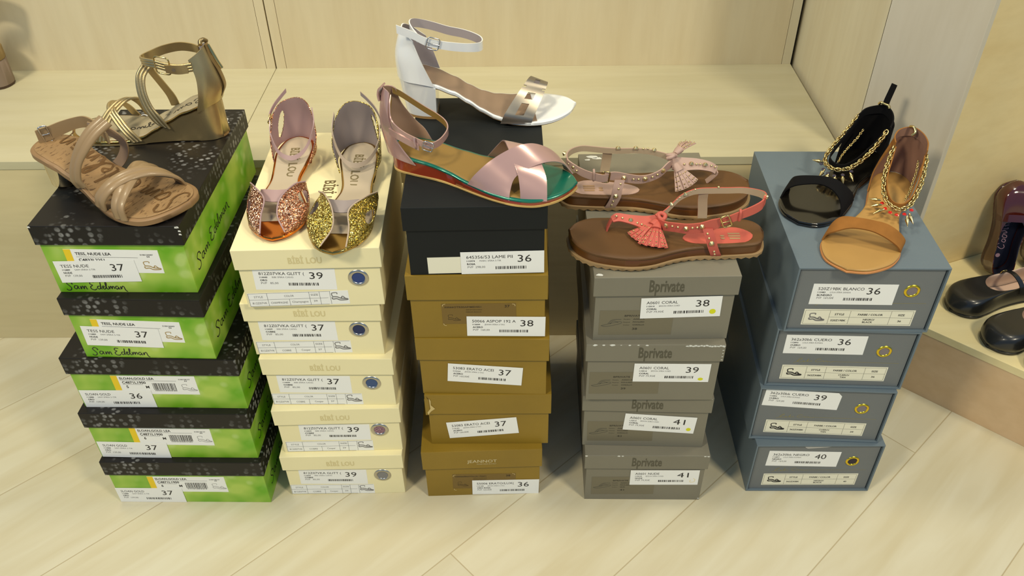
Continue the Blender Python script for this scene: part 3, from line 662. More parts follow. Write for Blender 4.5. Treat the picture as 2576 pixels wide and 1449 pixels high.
class Last:
    """foot outline (right and left edge curves from heel tip to toe tip) and height profile"""
    def __init__(s, right, left, zp, mirror=False, scale=1.0):
        m = -1 if mirror else 1
        if mirror: right, left = left, right
        s.R = resample([(x*scale, y*m*scale, 0) for x, y in right], 70); s.L = resample([(x*scale, y*m*scale, 0) for x, y in left], 70)
        s.zp = [(x*scale, z*scale) for x, z in zp]; s.len = max(p.x for p in s.R)
    def z(s, x): return lerp_table(s.zp, x)
    def slab(s, name, m, parent, inset=0.0, top=0.0, thick=None, bottom=None, t0=0.0, t1=1.0, cup=0.0, round_=.8, label=None, grow=0.0, teeth=None):
        """layer of the sole: top surface follows the height profile + top; bottom by thickness or by function"""
        N = 60; M = 12; R = []; L = []
        for i in range(N+1):
            t = (t0+(t1-t0)*i/N)*69; j = min(68, int(t)); f = t-j
            R.append(s.R[j].lerp(s.R[j+1], f)); L.append(s.L[j].lerp(s.L[j+1], f))
        cx = sum(p.x for p in R)/len(R)
        def shrink(a, b):   # move both edge points inwards
            c = (a+b)*.5; w = (a-b).length*.5
            k = max(0.02, (w-inset+grow)/max(w, 1e-6)) if w > .1 else 1
            return c+(a-c)*k, c+(b-c)*k
        def xs(p):
            q = p.copy(); q.x = p.x + ((inset-grow) * (1-2*p.x/s.len)) ; return q
        rows = []
        for a, b in zip(R, L):
            a, b = shrink(a, b); rows.append((xs(a), xs(b)))
        V = []; F = []
        def add_layer(fz, ins):
            st = len(V)
            for i, (a, b) in enumerate(rows):
                w = (a-b).length
                for j in range(M+1):
                    u = j/M; k = 2*u-1; e = max(0, 1-2*ins/max(w, ins*2.2, 1e-6)); kk = k*e
                    p = (a+b)*.5+(b-a)*.5*kk
                    p = p.copy(); p.x += ins*(1-2*p.x/s.len)*.6
                    V.append((p.x, p.y, fz(p.x, k)))
            return st
        zt = lambda x, k: s.z(x)+top+cup*(k*k)
        if bottom is None: zb = lambda x, k: s.z(x)+top-thick
        else: zb = bottom
        r = round_
        l0 = add_layer(zt, r); l1 = add_layer(lambda x, k: s.z(x)+top+cup-r*.8, 0); l2 = add_layer(lambda x, k: min(zb(x, k)+r*.6, s.z(x)+top+cup-r*.8-.1), 0); l3 = add_layer(zb, r*.8)
        if teeth:
            for i in range(N+1):
                for j in (0, M):
                    if i % 2:
                        x, y, z = V[l3+i*(M+1)+j]; V[l3+i*(M+1)+j] = (x, y, z+teeth)
                        x, y, z = V[l2+i*(M+1)+j]; V[l2+i*(M+1)+j] = (x, y, z+teeth)
        def g(l, i, j): return l+i*(M+1)+j
        for i in range(N):
            for j in range(M):
                F.append((g(l0,i,j), g(l0,i+1,j), g(l0,i+1,j+1), g(l0,i,j+1))); F.append((g(l3,i,j), g(l3,i,j+1), g(l3,i+1,j+1), g(l3,i+1,j)))
        for a, b in ((l0, l1), (l1, l2), (l2, l3)):
            for i in range(N):
                F.append((g(a,i,0), g(b,i,0), g(b,i+1,0), g(a,i+1,0))); F.append((g(a,i,M), g(a,i+1,M), g(b,i+1,M), g(b,i,M)))
            for j in range(M):
                F.append((g(a,0,j), g(a,0,j+1), g(b,0,j+1), g(b,0,j))); F.append((g(a,N,j), g(b,N,j), g(b,N,j+1), g(a,N,j+1)))
        return finish(name, V, F, m, parent, 0.9, label)

def loft(name, curves, m, parent, thick=1.4, n=36, mm=10, pad=0.0, ridges=0, closed=False, mask=None, label=None, m_in=None, flip=False):
    """thick sheet through several curves; pad domes it, ridges gives cords, mask(u, v) cuts windows"""
    C = [resample(c, n, closed) for c in curves]
    G = []
    for i in range(n):
        col = [c[i] for c in C]
        G.append(catmull(col, max(1, mm//(len(col)-1))) if len(col) > 2 else [col[0].lerp(col[1], j/mm) for j in range(mm+1)])
    k = len(G[0])
    def P(i, j): return G[i % n][j] if closed else G[i][j]
    def nrm(i, j):
        i0, i1 = (i-1, i+1) if closed else (max(0, i-1), min(n-1, i+1))
        a = P(i1, j)-P(i0, j); b = G[i][min(k-1, j+1)]-G[i][max(0, j-1)]
        v = a.cross(b)
        if v.length < 1e-9: v = Vector((0, 0, 1))
        v.normalize(); return -v if flip else v
    ref = Vector((60, 0, -30)); tot = 0.0
    for i in range(0, n, 3):
        for j in range(0, k, 2): tot += nrm(i, j).dot((P(i, j)-ref).normalized())
    if tot < 0: flip = not flip
    V = []
    for i in range(n):
        for j in range(k):
            q = nrm(i, j); v = j/(k-1); s = 2*v-1
            h = thick/2 + pad*math.sqrt(max(0, 1-s*s))
            if ridges: h += 1.1*abs(math.sin(v*ridges*math.pi))
            V.append(G[i][j]+q*h)
    off = len(V)
    for i in range(n):
        for j in range(k): V.append(G[i][j]-nrm(i, j)*thick/2)
    F = []; mi = []; ni = n if closed else n-1
    def g(i, j, o=0): return o+(i % n)*k+j
    keep = [[not (mask and mask((i+.5)/ni, (j+.5)/(k-1))) for j in range(k-1)] for i in range(ni)]
    for i in range(ni):
        for j in range(k-1):
            if not keep[i][j]: continue
            F.append((g(i,j), g(i+1,j), g(i+1,j+1), g(i,j+1))); mi.append(0)
            F.append((g(i,j,off), g(i,j+1,off), g(i+1,j+1,off), g(i+1,j,off))); mi.append(1)
            if j == 0 or not keep[i][j-1]: F.append((g(i,j), g(i,j,off), g(i+1,j,off), g(i+1,j))); mi.append(0)
            if j == k-2 or not keep[i][j+1]: F.append((g(i,j+1), g(i+1,j+1), g(i+1,j+1,off), g(i,j+1,off))); mi.append(0)
            if (i == 0 and not closed) or (not keep[i-1][j]): F.append((g(i,j), g(i,j+1), g(i,j+1,off), g(i,j,off))); mi.append(0)
            if (i == ni-1 and not closed) or (not keep[(i+1) % ni][j]): F.append((g(i+1,j), g(i+1,j,off), g(i+1,j+1,off), g(i+1,j+1))); mi.append(0)
    me = bpy.data.meshes.new(name); me.from_pydata([tuple(v/1000) for v in V], [], F); me.update()
    me.materials.append(m); me.materials.append(m_in or m)
    for p, q in zip(me.polygons, mi): p.material_index = q; p.use_smooth = True
    try: me.set_sharp_from_angle(angle=0.9)
    except Exception: pass
    o = bpy.data.objects.new(name, me); COL.objects.link(o); o.parent = parent
    if label: o['label'] = label
    return o
def strap(name, pts, width, m, parent, dirs=None, thick=1.6, n=44, closed=False, **kw):
    """band along a centre line; dirs gives the across direction at each point (default upright)"""
    P = [Vector(p) for p in pts]
    D = [Vector(d).normalized() for d in dirs] if dirs and isinstance(dirs[0], (tuple, list, Vector)) else [Vector(dirs or (0, 0, 1))]*len(P)
    ws = width if isinstance(width, (list, tuple)) else [width]*len(P)
    A = [p+d*w/2 for p, d, w in zip(P, D, ws)]; B = [p-d*w/2 for p, d, w in zip(P, D, ws)]
    return loft(name, [A, B], m, parent, thick, n=n, mm=kw.pop('mm', 24 if kw.get('ridges') else 8), closed=closed, **kw)
def tube(name, pts, r, m, parent, closed=False, seg=4, k=8, label=None, smooth=True):
    P = catmull([Vector(p) for p in pts], seg, closed) if smooth else [Vector(p) for p in pts]
    V, F = tube_geo(P, r, closed, k)
    return finish(name, V, F, m, parent, 1.2, label)
def tube_geo(P, r, closed, k=8):
    n = len(P); V = []; F = []; prev = None
    for i, p in enumerate(P):
        a = P[(i-1) % n] if closed or i > 0 else p; b = P[(i+1) % n] if closed or i < n-1 else p
        t = (b-a).normalized()
        if prev is None:
            q = t.cross(Vector((0, 0, 1)));
            if q.length < .1: q = t.cross(Vector((1, 0, 0)))
        else: q = prev-t*prev.dot(t)
        q.normalize(); prev = q; w = t.cross(q)
        rr = r(i/(n-1)) if callable(r) else r
        for j in range(k):
            a_ = 2*math.pi*j/k; V.append(p+q*math.cos(a_)*rr+w*math.sin(a_)*rr)
    for i in range(n if closed else n-1):
        for j in range(k): F.append((i*k+j, ((i+1) % n)*k+j, ((i+1) % n)*k+(j+1) % k, i*k+(j+1) % k))
    if not closed: F.append(tuple(range(k))); F.append(tuple(range(n*k-1, (n-1)*k-1, -1)))
    return V, F
def buckle(c, ax, up, w, h, m, parent, r=.8, prong=True, name='buckle'):
    c = Vector(c); ax = Vector(ax).normalized(); up = Vector(up); up = (up-ax*up.dot(ax)).normalized(); q = ax.cross(up)
    pts = []; rc = min(w, h)*.22
    for sx, sy, a0 in ((1, 1, 0), (-1, 1, 90), (-1, -1, 180), (1, -1, 270)):
        for t in (0, 30, 60, 90):
            a = math.radians(a0+t); pts.append(c+ax*(sx*(w/2-rc)+rc*math.cos(a))+up*(sy*(h/2-rc)+rc*math.sin(a))+q*1.6)
    V, F = tube_geo(pts, r, True, 8)
    if prong:
        V2, F2 = tube_geo([c+ax*(-w/2)+q*1.4, c-ax*(w*.2)+q*2.2, c+ax*w*.3+q*2.4, c+ax*(w*.52)+q*2.0], r*.75, False, 6)
        F += [tuple(i+len(V) for i in f) for f in F2]; V += V2
    return finish(name, V, F, m, parent, 1.2)
_STUD = {}
def stud(parent, pos, nrm, r, h, m):
    key = (round(r, 1), round(h, 1), m.name)
    if key not in _STUD:
        V = []; F = []; k = 14
        prof = [(r, 0), (r, h*.18), (r*.62, h*.55), (.05, h)] if h > r*.9 else [(r, 0), (r*.86, h*.5), (r*.5, h*.88), (.05, h)]
        for rr, z in prof:
            for j in range(k): a = 2*math.pi*j/k; V.append((rr*math.cos(a)/1000, rr*math.sin(a)/1000, z/1000))
        for i in range(len(prof)-1):
            for j in range(k): F.append((i*k+j, i*k+(j+1) % k, (i+1)*k+(j+1) % k, (i+1)*k+j))
        me = bpy.data.meshes.new('stud'); me.from_pydata(V, [], F); me.materials.append(m)
        for p in me.polygons: p.use_smooth = True
        try: me.set_sharp_from_angle(angle=0.6)
        except Exception: pass
        _STUD[key] = me
    o = bpy.data.objects.new('stud', _STUD[key]); COL.objects.link(o); o.parent = parent
    o.location = Vector(pos)/1000; o.rotation_euler = Vector(nrm).to_track_quat('Z', 'Y').to_euler()
    return o
def rings(name, R, m, parent, label=None, ang=.8, caps=True):
    """solid through closed rings of equal point counts"""
    V = [p for r in R for p in r]; k = len(R[0]); F = []
    for i in range(len(R)-1):
        for j in range(k): F.append((i*k+j, i*k+(j+1) % k, (i+1)*k+(j+1) % k, (i+1)*k+j))
    if caps: F.append(tuple(range(k-1, -1, -1))); F.append(tuple(range((len(R)-1)*k, len(R)*k)))
    return finish(name, V, F, m, parent, ang, label)
def dring(x0, x1, w, zf, yc=0.0, k=24, flat=True, p=2.2):
    """D-shaped heel outline: round at the back (x0), straight at the front (x1)"""
    out = []
    L = x1-x0
    for j in range(k):
        a = math.pi*(j/(k-1))+math.pi/2          # half turn around the back
        c, s_ = math.cos(a), math.sin(a)
        x = x1 - L*(abs(c)**(2/p)) if True else 0
        y = yc + w*(abs(s_)**(2/p))*(1 if s_ > 0 else -1)
        out.append((x, y, zf(x) if callable(zf) else zf))
    return out
def footprint(P, last, parent, name, m, fn, zoff):
    """print lying on the insole; fn draws in local millimetres"""
    pr = Print(); fn(pr)
    V = [(u/1000, v/1000, (last.z(u)+zoff)/1000) for u, v in pr.v]
    return mesh_obj(name, V, pr.f, m, parent, False, pr.mi)

# shoe materials
m_whitepat = mat('white_patent', (238, 240, 238), rough=.18, coat=.8)
m_taupe = mat('taupe_insole', (144, 120, 98), rough=.6, var=.05)
m_greylin = mat('grey_lining', (172, 162, 162), rough=.55)
m_pewter = mat('pewter_metallic_leather', (150, 142, 128), rough=.3, metal=.85, var=.1)
m_soletan = mat('tan_sole_edge', (160, 124, 74), rough=.6)
m_pinkpat = mat('pink_pearl_patent', (184, 148, 140), rough=.25, metal=.25, coat=.7, var=.06, vscale=20)
m_pinklin = mat('mauve_tan_lining', (170, 138, 112), rough=.6)
m_teal = mat('teal_satin', (18, 112, 90), rough=.28, metal=.35, coat=.4)
m_mustard = mat('mustard_insole', (138, 108, 50), rough=.55)
m_redpat = mat('russet_patent', (150, 52, 22), rough=.2, coat=.8)
m_crepe = mat('crepe_sole', (196, 160, 92), rough=.7, bump=.4, bscale=900)
m_nude = mat('nude_leather', (150, 124, 88), rough=.4, coat=.15, var=.04)
m_nudedk = mat('nude_sole_edge', (142, 110, 72), rough=.5)
m_greigeins = mat('greige_insole', (190, 174, 148), rough=.5)
m_lilac = mat('lilac_lining', (172, 142, 140), rough=.45, coat=.1)
m_lilac2 = mat('pale_nude_lining', (184, 164, 140), rough=.45)
m_copper = mat('copper_mirror', (206, 120, 50), rough=.14, metal=1)
m_goldmir = mat('gold_mirror', (176, 144, 82), rough=.16, metal=1)
m_goldlea = mat('gold_metallic_leather', (190, 170, 124), rough=.34, metal=.85, var=.08, vscale=40, bump=.12, bscale=700)
m_goldins = mat('pale_gold_insole', (176, 164, 134), rough=.45, metal=.2)
m_brownfoot = mat('brown_leather_footbed', (95, 63, 27), rough=.55, var=.1, vscale=12)
m_brownside = mat('brown_leather_edge', (98, 58, 22), rough=.35)
m_lug = mat('tan_rubber_lug', (156, 126, 84), rough=.7)
m_coral = mat('coral_leather', (196, 92, 76), rough=.5, bump=.15, bscale=900)
m_rose = mat('dusty_pink_leather', (184, 153, 138), rough=.5, bump=.15, bscale=900)
m_backside = mat('beige_strap_lining', (186, 166, 136), rough=.6)
m_black = mat('black_suede', (11, 10, 11), rough=.9, spec=.2)
m_blackpat = mat('black_patent', (20, 18, 14), rough=.12, coat=.8)
m_tansuede = mat('tan_suede', (150, 100, 46), rough=.9, spec=.2, var=.12, vscale=60)
m_tanins = mat('honey_insole', (178, 138, 76), rough=.42, var=.05)
m_suedelin = mat('brown_rose_lining', (140, 104, 84), rough=.8)
m_goldmetal = mat('pale_gold_hardware', (206, 182, 122), rough=.22, metal=1)
m_stud = mat('bright_gold_stud', (232, 212, 156), rough=.3, metal=.9)
m_silver = mat('silver_hardware', (205, 205, 205), rough=.2, metal=1)
m_redgem = mat('red_gem', (214, 30, 16), rough=.08, coat=1)
m_greygem = mat('smoky_gem', (90, 84, 96), rough=.1, metal=.5)
def glitter(name, c1, c2, c3):
    if name in _M: return _M[name]
    m = bpy.data.materials.new(name); m.use_nodes = True; nt = m.node_tree; b = nt.nodes['Principled BSDF']; N = nt.nodes.new; L = nt.links.new
    tc = N('ShaderNodeTexCoord'); v = N('ShaderNodeTexVoronoi'); v.inputs['Scale'].default_value = 950
    L(tc.outputs['Object'], v.inputs['Vector'])
    sep = N('ShaderNodeSeparateColor'); L(v.outputs['Color'], sep.inputs[0])
    r = N('ShaderNodeValToRGB'); e = r.color_ramp.elements; e[0].position = 0; e[0].color = lin(c1)+(1,); e[1].position = 1; e[1].color = lin(c3)+(1,)
    q = e.new(.55); q.color = lin(c2)+(1,); q = e.new(.86); q.color = lin(c3)+(1,)
    L(sep.outputs[0], r.inputs['Fac']); L(r.outputs['Color'], b.inputs['Base Color'])
    geo = N('ShaderNodeNewGeometry'); sub = N('ShaderNodeVectorMath'); sub.operation = 'SUBTRACT'; L(v.outputs['Color'], sub.inputs[0]); sub.inputs[1].default_value = (.5, .5, .5)
    sc = N('ShaderNodeVectorMath'); sc.operation = 'SCALE'; L(sub.outputs[0], sc.inputs[0]); sc.inputs['Scale'].default_value = 1.3
    ad = N('ShaderNodeVectorMath'); ad.operation = 'ADD'; L(geo.outputs['Normal'], ad.inputs[0]); L(sc.outputs[0], ad.inputs[1])
    nm = N('ShaderNodeVectorMath'); nm.operation = 'NORMALIZE'; L(ad.outputs[0], nm.inputs[0]); L(nm.outputs[0], b.inputs['Normal'])
    b.inputs['Metallic'].default_value = .8; b.inputs['Roughness'].default_value = .28
    _M[name] = m; return m
m_gl_rose = glitter('rose_gold_glitter', (110, 52, 30), (190, 116, 78), (252, 214, 180))
m_gl_gold = glitter('gold_glitter', (84, 64, 12), (168, 138, 44), (250, 232, 140))
def cork_material():
    m = mat('cork_footbed', (154, 122, 80), rough=.7, var=.12, vscale=30, bump=.3, bscale=400)
    nt = m.node_tree; b = nt.nodes['Principled BSDF']; src = b.inputs['Base Color'].links[0].from_socket; N = nt.nodes.new; L = nt.links.new
    tc = N('ShaderNodeTexCoord'); mp = N('ShaderNodeMapping'); mp.inputs['Scale'].default_value = (380, 90, 90); L(tc.outputs['Object'], mp.inputs['Vector'])
    n = N('ShaderNodeTexNoise'); n.inputs['Scale'].default_value = 1; n.inputs['Detail'].default_value = 2; L(mp.outputs['Vector'], n.inputs['Vector'])
    r = N('ShaderNodeValToRGB'); r.color_ramp.elements[0].position = .33; r.color_ramp.elements[1].position = .42; r.color_ramp.elements[0].color = (.3, .22, .14, 1)
    L(n.outputs['Fac'], r.inputs['Fac']); mx = N('ShaderNodeMix'); mx.data_type = 'RGBA'; mx.blend_type = 'MULTIPLY'; mx.inputs['Factor'].default_value = .8
    L(src, mx.inputs['A']); L(r.outputs['Color'], mx.inputs['B']); L(mx.outputs['Result'], b.inputs['Base Color'])
    return m
m_cork = cork_material()
def shoe_root(name, label, cat, xy, deg, z, group=None):
    return thing(name, label, cat, (xy[0], xy[1], z+.0003), math.radians(deg), group)

# ---- white patent block-heel sandal
def white_sandal():
    t = shoe_root('heeled_sandal', 'white patent block-heel sandal with pewter cut-out strap on the black box', 'sandal', (-.172, 1.127), 0, TOPZ['K'])
    la = Last([(0,0),(4,-14),(15,-25),(35,-30),(60,-28),(95,-28),(130,-38),(160,-48),(190,-51),(220,-42),(242,-22),(253,6)],
              [(0,0),(4,14),(15,25),(35,30),(60,27),(95,25),(125,30),(150,37),(180,42),(210,40),(238,27),(253,6)],
              [(0,61),(28,61),(50,55),(78,43),(97,31),(116,20),(136,12),(160,7.5),(200,7),(253,9.5)])
    la.slab('outsole', m_soletan, t, inset=1.5, top=-4.8, thick=1.6)
    la.slab('sole', m_whitepat, t, inset=0, top=0, thick=5, cup=.5, round_=1.4)
    la.slab('insole', m_taupe, t, inset=3.2, top=.9, thick=.8, cup=.4, t0=.0, t1=.72)
    R = []
    for z, x0, x1, w in ((0, 6, 51, 24.5), (4, 5.8, 51, 24.6)): R.append(dring(x0, x1, w, z))
    rings('heel_tip', R, m_soletan, t)
    R = [dring(5.8-7.0*k, 51+1.5*k, 24.6+6.0*k, (lambda x, k=k: 4+(la.z(x)-4.5-4)*k)) for k in (0, .35, .7, 1)]
    rings('heel', R, m_whitepat, t)
    loft('heel_counter', [[(51,-31,53),(30,-31.5,58),(9,-23,59),(-2.5,0,59),(9,23,59),(30,31.5,58),(55,29,54)],
         [(38,-31,84),(22,-28,88),(3,-17,90),(-3,0,90),(3,17,90),(22,27,88),(47,30,80)],
         [(29,-29,108),(20,-24,112),(6,-13,114),(3,0,115),(6,13,114),(20,24,110),(40,29,98)],
         [(26,-28,119),(19,-22,124),(11,-12,128),(9,0,129),(11,12,128),(20,22,120),(38,28,104)]], m_whitepat, t, 1.6, n=46, mm=15, m_in=m_greylin)
    s = strap('ankle_strap', [(7,-35,139),(28,-34.5,130),(44,-33,120.5),(63,-31.5,115),(82,-29,111),(100,-23,107),(114,-12,103),(119,1,101),(116,14,101.5),(104,24,103.5),(88,29,106.5),(70,30,110),(49,29,117),(32,22,124),(23,8,130),(21,-5,131),(25,-18,129),(33,-29,124)],
              [11.5]*4+[12]*2+[12.5]*12, m_whitepat, t, thick=1.5, n=90, m_in=m_greylin)
    buckle((54,-33.6,118), (19,2.5,-6), (.1,0,1), 17, 16.5, m_silver, t)
    def msk(u, v):
        if .10 < u < .25 and .36 < v < .66: return True
        if .315 < u < .405 and .36 < v < .68: return True
        if .46 < u < .495 and (v < .14 or v > .86): return True
        if .545 < u < .615 and .34 < v < .62: return True
        return False
    loft('toe_strap', [[(143,-50,6),(150,-46,20),(165,-26,36),(176,-8,44),(184,8,48),(188,24,40),(184,39,10)],
                       [(186,-51,5),(191,-45,15),(201,-22,28),(207,-6,35),(211,8,39),(209,27,30),(202,42,9)]], m_pewter, t, 1.3, n=100, mm=28, mask=msk, m_in=m_greylin)
white_sandal()

# ---- pink pearl / teal wedge sandal
def pink_sandal():
    t = shoe_root('wedge_sandal', 'pearly pink cross-strap sandal with teal footbed and russet wedge heel', 'sandal', (-.165, .987), -17, TOPZ['K'])
    la = Last([(-4,0),(0,-14),(12,-25),(40,-30),(75,-34),(110,-45),(145,-56),(175,-61),(205,-58),(228,-42),(242,-21),(247,-2)],
              [(-4,0),(0,13),(12,23),(40,27),(80,24),(115,24),(150,29),(185,32),(215,27),(235,15),(247,-2)],
              [(0,26),(50,22.5),(90,17),(116,13),(150,10),(200,9.5),(247,11)])
    la.slab('outsole', m_crepe, t, inset=-.6, top=0, thick=1, bottom=lambda x, k: 0.0 if 1 else 0, round_=.5) if False else None
    flat = Last([(p.x, p.y) for p in la.R[::6]]+[(247,-2)], [(p.x, p.y) for p in la.L[::6]]+[(247,-2)], [(0, 2.8), (200, 2.8), (247, 4.2)])
    flat.slab('outsole', m_crepe, t, inset=-.5, top=0, bottom=lambda x, k: max(0, (x-205)*.028), round_=.5)
    la.slab('wedge', m_redpat, t, inset=.6, top=-2.4, bottom=lambda x, k: 2.6+max(0, (x-205)*.028), round_=.5)
    la.slab('footbed', m_teal, t, inset=-.3, top=0, thick=2.8, cup=.6, round_=1.2)
    la.slab('insole', m_mustard, t, inset=3.6, top=1.0, thick=.8, cup=.4, t0=.0, t1=.72)
    loft('heel_counter', [[(40,-31,17),(15,-27,20),(-4,-15,21),(-10,0,21),(-4,14,21),(14,25,23),(40,28,22)],
         [(22,-29,38),(8,-24,42),(-9,-13,44),(-15,0,45),(-9,12,44),(8,23,43),(31,27,39)],
         [(12,-27,56),(3,-22,60),(-11,-12,62),(-17,0,63),(-11,12,62),(0,21,62),(18,26,52)],
         [(4,-20,80),(0,-17,82),(-9,-9,83),(-15,0,83),(-9,9,83),(-3,17,82),(4,21,76)],
         [(3,-9,103),(0,-8,105),(-6,-4,106),(-9,0,106),(-6,4,106),(-1,8,104),(3,10,101)]], m_pinkpat, t, 1.5, n=44, mm=16, m_in=m_pinklin)
    strap('ankle_strap', [(4,-8,96),(5,-16,84),(10,-25,70),(26,-30,60),(46,-31.5,53),(60,-29,47.5),(69,-20,48),(73,-6,50.5),(72,8,53),(64,19,56),(50,26,60),(34,27,67),(18,24,78),(6,17,90),(-1,8,99)],
          [9]*15, m_pinkpat, t, thick=1.6, n=80, m_in=m_mustard)
    strap('strap_tab', [(5,-25,58),(20,-30,55),(36,-32.5,50),(48,-33,46)], 9, m_pinkpat, t, thick=1.6, n=24, m_in=m_pinklin)
    tube('strap_loop', [(43,-33,59),(43,-34.5,54),(44,-34.5,47),(44,-32,43)], 1.8, m_pinkpat, t)
    buckle((60,-31.5,49), (14,3,-5), (.1,0,1), 13, 13, m_silver, t, r=.7)
    strap('heel_loop', [(-9,0,108),(-13,0,104),(-15,0,96),(-14,0,88)], 13, m_pinkpat, t, dirs=(0, 1, 0), thick=2.2, n=16)
    loft('cross_strap', [[(189,-58,6),(187,-53,20),(181,-42,34),(172,-30,43),(158,-10,51),(147,8,49),(135,22,34),(116,29,8)],
                         [(221,-51,8),(219,-44,17),(213,-28,28),(200,-10,39),(186,8,45),(174,20,38),(160,29,26),(148,32,8)]], m_pinkpat, t, 1.5, n=50, mm=14, pad=.3, m_in=m_pinklin)
    loft('cross_strap', [[(117,-48,13),(127,-47,28),(146,-36,46),(168,-16,55.5),(186,2,54),(204,16,42),(217,24,26),(222,28,9)],
                         [(176,-61,7),(175,-55,16),(178,-44,30),(192,-28,37),(207,-12,38),(219,2,33),(228,14,22),(236,19,9)]], m_pinkpat, t, 1.5, n=50, mm=14, pad=.3, m_in=m_pinklin)
pink_sandal()

# ---- glitter peep-toe shoes (a mirrored pair of one model)
def glitter_shoe(t, mir, sc, m_gl, m_edge, m_lin, m_strap, m_ins, m_heel):
    g = -1 if mir else 1
    def q(pts): return [(x*sc, y*g*sc, z*sc) for x, y, z in pts]
    la = Last([(0,0),(4,-12),(14,-20),(40,-27),(70,-28),(100,-28),(130,-34),(165,-41),(195,-41),(220,-31),(236,-15),(241,-3)],
              [(0,0),(4,14),(14,23),(40,27),(70,20),(100,14),(125,18),(165,32),(195,36),(220,27),(235,13),(241,-3)],
              [(0,24),(45,22),(80,14),(110,9.5),(150,7.5),(241,8)], mir, sc)
    la.slab('sole', m_edge, t, inset=0, top=0, thick=4.4, cup=.4, round_=1.2)
    la.slab('insole', m_ins, t, inset=3, top=.9, thick=.8, cup=.5, t0=0, t1=.80)
    R = [dring(5+1.2*(1-k), 40, 20.5+3.5*k, (lambda x, k=k: .5+(la.z(x)-5)*k)) for k in (0, .4, .8, 1.02)]
    R = [[(a*sc, b*sc, c) for a, b, c in r] for r in R]
    rings('heel', R, m_heel, t)
    loft('heel_counter', [q([(64,-28,18),(40,-30,20),(14,-23,22),(-1,0,22),(14,24,22),(40,30,20),(70,22,15)]),
         q([(46,-31,44),(27,-30,50),(4,-20,54),(-4,0,56),(4,21,56),(25,31,54),(44,34,42)]),
         q([(29,-28,66),(18,-25,75),(6,-16,83),(0,0,87),(4,14,88),(12,24,82),(26,31,70)])], m_gl, t, 1.5, n=130, mm=40, m_in=m_lin,
         mask=(lambda u, v: ((u-.31-.10*(v-.4))/.045)**2+((v-.45)/.30)**2 < 1))
    strap('ankle_strap', q([(29,-31,63),(40,-31,50),(53,-25,38),(63,-16,30),(68,-4,26.5),(67,8,28),(60,19,35),(49,28,48),(36,33,62),(22,31,78)]), 7*sc, m_strap, t,
          dirs=[(-.3,0,1),(-.3,0,1),(-.5,0,1),(-.6,0,1),(-.7,0,1),(-.7,0,1),(-.6,0,1),(-.4,0,1),(-.3,0,1),(-.3,0,1)], thick=1.5, n=50, m_in=m_lin)
    strap('strap_end', q([(28,-32,64),(18,-31,72),(10,-24,82),(5,-14,92),(4,-5,101)]), 6*sc, m_strap, t, thick=1.4, n=24, m_in=m_lin)
    buckle(q([(22,-33.5,66)])[0], (-.6, .25*g, .75), (.7, 0, .7), 13, 10, m_goldmetal, t, r=.9)
    hl = lambda u, v: ((u-.34)/.14)**2+((v-.58)/.17)**2 < 1
    strap('bridge', q([(158,-30,22),(166,-22,27),(172,-8,29),(170,5,28),(160,20,24)]), 20, m_lin, t, dirs=(1, 0, -.3), thick=1.2, n=26)
    loft('vamp_wing', [q([(146,-37,9),(165,-41,8),(190,-42,7.5),(214,-36,7.5),(235,-18,7.5)]), q([(144,-44,22),(163,-45,23),(188,-41,22),(212,-33,17),(236,-18,10)]),
         q([(142,-44,32),(162,-33,37),(188,-17,35),(211,-19.5,22),(234,-19,11)])], m_gl, t, 1.3, n=80, mm=36, m_in=m_lin, mask=lambda u, v: ((u-.40)/.13)**2+((v-.50)/.16)**2 < 1)
    loft('vamp_wing', [q([(132,22,9),(160,32,8),(190,37,7.5),(214,30,7.5),(232,14,7.5)]), q([(135,29,22),(160,35,24),(188,36,23),(213,27,16),(234,14,10)]),
         q([(145,31,33),(160,19,38),(188,4.5,35),(209,1.5,22),(232,13,11)])], m_gl, t, 1.3, n=80, mm=36, m_in=m_lin, mask=hl)
    for side in (1, -1):
        pts = q([(142,-44,32.6),(162,-33,37.6),(188,-17,35.6),(211,-19.5,22.6),(234,-19,11.4)]) if side > 0 else q([(145,31,33.6),(160,19,38.6),(188,4.5,35.6),(209,1.5,22.6),(232,13,11.4)])
        tube('piping', pts, 1.1, m_strap, t, seg=8)
    def fn(P):
        P.text('BİBİ LOU', 0, 0, 12, 62, bold=True)
    pr = Print(); fn(pr); V = []
    for u, v in pr.v:
        x = (34+u)*sc; y = (-6+v) * 1.0
        V.append((x/1000, y/1000, (la.z(x)+1.05)/1000))
    mesh_obj('insole_lettering', V, pr.f, mat('olive_stamp', (120, 106, 70), rough=.5), t)
t = shoe_root('peep_toe_shoe', 'rose gold glitter peep-toe shoe with copper toe on the cream box', 'shoe', (-.334, 1.133), -86.9, TOPZ['C'], )
glitter_shoe(t, False, 1.0, m_gl_rose, m_copper, m_lilac, m_lilac, m_greigeins, mat('copper_heel', (150, 84, 50), rough=.3, metal=.6))
t = shoe_root('peep_toe_shoe', 'gold glitter peep-toe shoe, nearest the black box side of the cream box', 'shoe', (-.2325, 1.112), -92.4, TOPZ['C'], )
glitter_shoe(t, True, 1.045, m_gl_gold, m_goldmir, mat('grey_lilac_lining', (150, 138, 134), rough=.45), m_lilac2, m_greigeins, mat('bronze_heel', (130, 100, 60), rough=.3, metal=.6))

